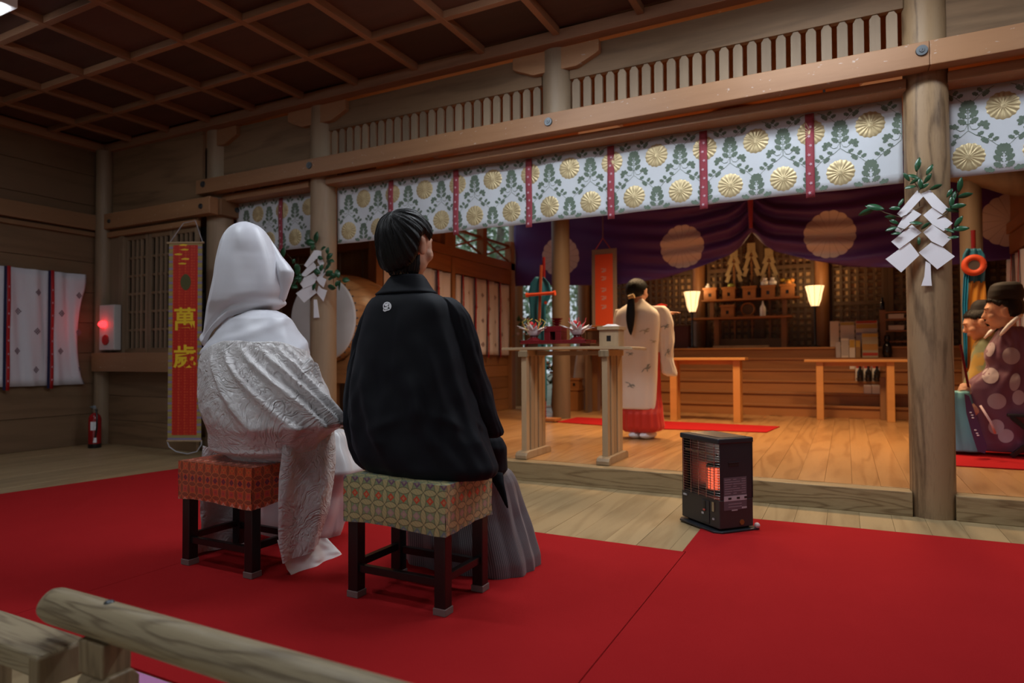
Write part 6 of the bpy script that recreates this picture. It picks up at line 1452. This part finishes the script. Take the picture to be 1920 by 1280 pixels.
for q in((1896,667,17,16,.2),(1857,704,16,15,.2),(1869,752,18,15,.1),(1857,655,8,14,.3),(1868,800,15,14,0),(1903,716,10,17,.2),(1886,817,15,13,0),(1910,745,12,14,0)): applique('pale_disc',bvr,[circ(*q[:4],rot=q[4])],pale_,rob,.004)
loft('teal_trousers',[(733,1770,1816),(745,1764,1820),(770,1763,1826),(800,1763,1832),(830,1764,1838),(843,1768,1840)],YP-.05,.9,plain('pale_teal_silk',(.16,.46,.52,1),.5,sheen=.2),PR,n=2.8,seg=70,rings=30,fold=lambda ph,y,v:.01*abs(math.sin(ph*4)))
vp=MB(); pl=[(1808,738),(1817,742),(1834,790),(1851,836),(1847,850),(1833,846),(1822,812),(1812,775)]
vp.prism(pl,lambda u,v,w:P(u,v,Y=w),YP-.30,YP-.27); vp.build('dark_purple_sash',plain('dark_purple_cloth',(.07,.015,.06,1),.6),PR,smooth=True)
m=MB()
for x,y in((1820,773),(1824,783),(1829,806),(1834,816),(1823,778),(1832,812)): 
    c=P(x,y,Y=YP-.305); m.ell(c,(.008,.003,.005),8,6)
m.build('sash_pattern',M_['white_paper'],PR,smooth='all')
a_=P(1838,760,Y=YP-.33); b_=P(1857,790,Y=YP-.36); c_=P(1866,812,Y=YP-.34); MB().tube([a_,b_,c_],.008,8).build('pale_cord',plain('pale_pink_cord',(.6,.42,.42,1),.6),PR,smooth='all')
MB().box(c0.x-.16,c0.x+.22,YP-.2,YP+.2,.40,.44).build('unused',M_['hat'],PR) if 0 else None
s_=thing('folding_stool','black folding stool under the priest in the purple robe','stool',(c0.x+.10,YP,.1395))
for sg in(-1,1):
    MB().bar((c0.x-.02,YP+sg*.16,.147),(c0.x+.26,YP+sg*.16,.42),.03,.025,(0,1,0)).build('leg',M_['black_lacquer'],s_,bevel=.002)
    MB().bar((c0.x+.26,YP+sg*.19,.147),(c0.x-.02,YP+sg*.19,.42),.03,.025,(0,1,0)).build('leg',M_['black_lacquer'],s_,bevel=.002)
MB().box(c0.x-.04,c0.x+.28,YP-.2,YP+.2,.42,.44).build('seat',M_['hat'],s_,bevel=.004)
P2=thing('person','seated priest in a green and gold robe and black cap, behind the priest in purple','person',(.95,6.4,.14))
YQ=6.40; qfr=frame_of(PI/2-.05,-.35); qh=P(1836,606,Y=YQ); qs=1.16; c1=P(1850,690,Y=YQ)
body('body',P2,dict(pel=P(1862,760,Y=YQ),shL=P(1864,668,Y=YQ-.05),shR=P(1866,668,Y=YQ+.07),head=qh,elL=P(1862,725,Y=YQ-.03),elR=P(1864,725,Y=YQ+.10),wrL=P(1840,735,Y=YQ-.03),wrR=P(1840,735,Y=YQ+.05),knL=P(1830,765,Y=YQ-.06),knR=P(1830,765,Y=YQ+.06),anL=P(1830,806,Y=YQ-.06),anR=P(1830,804,Y=YQ+.06),toe=Vector((-.3,0,0))),qfr,qs,.007,hands=(((-.5,.2,-.1),(0,-.8,.5),-1,.8,.8),((-.5,-.2,-.1),(0,.8,.5),1,.8,.8)),tr=.08)
eyes(qh,qfr,qs,P2)
hair_cap('hair',qh,qfr,qs,M_['hair'],P2,lambda az:lerp_tab([(0,34),(50,26),(75,5),(84,12),(96,-5),(106,-40),(180,-58)],abs(az)),(0,-.3,.95),bulk=.006,groove=.002,na=100,nt=20)
loft('black_cap',[(562,1832,1852),(565,1825,1858),(572,1820,1862),(585,1817,1863),(594,1816.5,1860),(600,1819,1852)],YQ,.85,M_['hat'],P2,n=2.6,seg=50,rings=20)
MB().tube([P(1874,608,Y=YQ-.06),P(1866,614,Y=YQ-.10),P(1856,623,Y=YQ-.12),P(1846,634,Y=YQ-.10)],[.009,.013,.014,.008],12).build('white_collar',M_['white_paper'],P2,smooth='all')
loft('robe',[(622,1846,1876),(632,1836,1884),(645,1826,1892),(665,1821,1898),(690,1818,1902),(712,1808,1904),(740,1803,1906),(790,1800,1906),(842,1800,1900)],YQ,.62,priest_robe_mat('green_gold_robe',(.20,.24,.13,1),(.42,.27,.05,1),9),P2,n=2.4,seg=80,rings=50,fold=lambda ph,y,v:.010*nz(ph*2,y*.02,3))
tag(MB().bar(P(1801,646,Y=YP-.10),P(1817,732,Y=YP-.075),.016,.006,(0,1,0)).build('ceremonial_baton',M_['redlac'],bevel=.001),'flat dark wooden baton held upright in the hand of the priest in purple','baton')
# ---------------------------------------------------------------- scale the whole scene from work units to metres
done=set()
for o in list(SC.objects):
    o.location=o.location*S
    if o.type=='MESH' and o.data.name not in done:
        done.add(o.data.name); o.data.transform(Matrix.Scale(S,4)); o.data.update()
    for md in o.modifiers:
        if md.type=='BEVEL': md.width*=S
        if md.type=='SOLIDIFY': md.thickness*=S
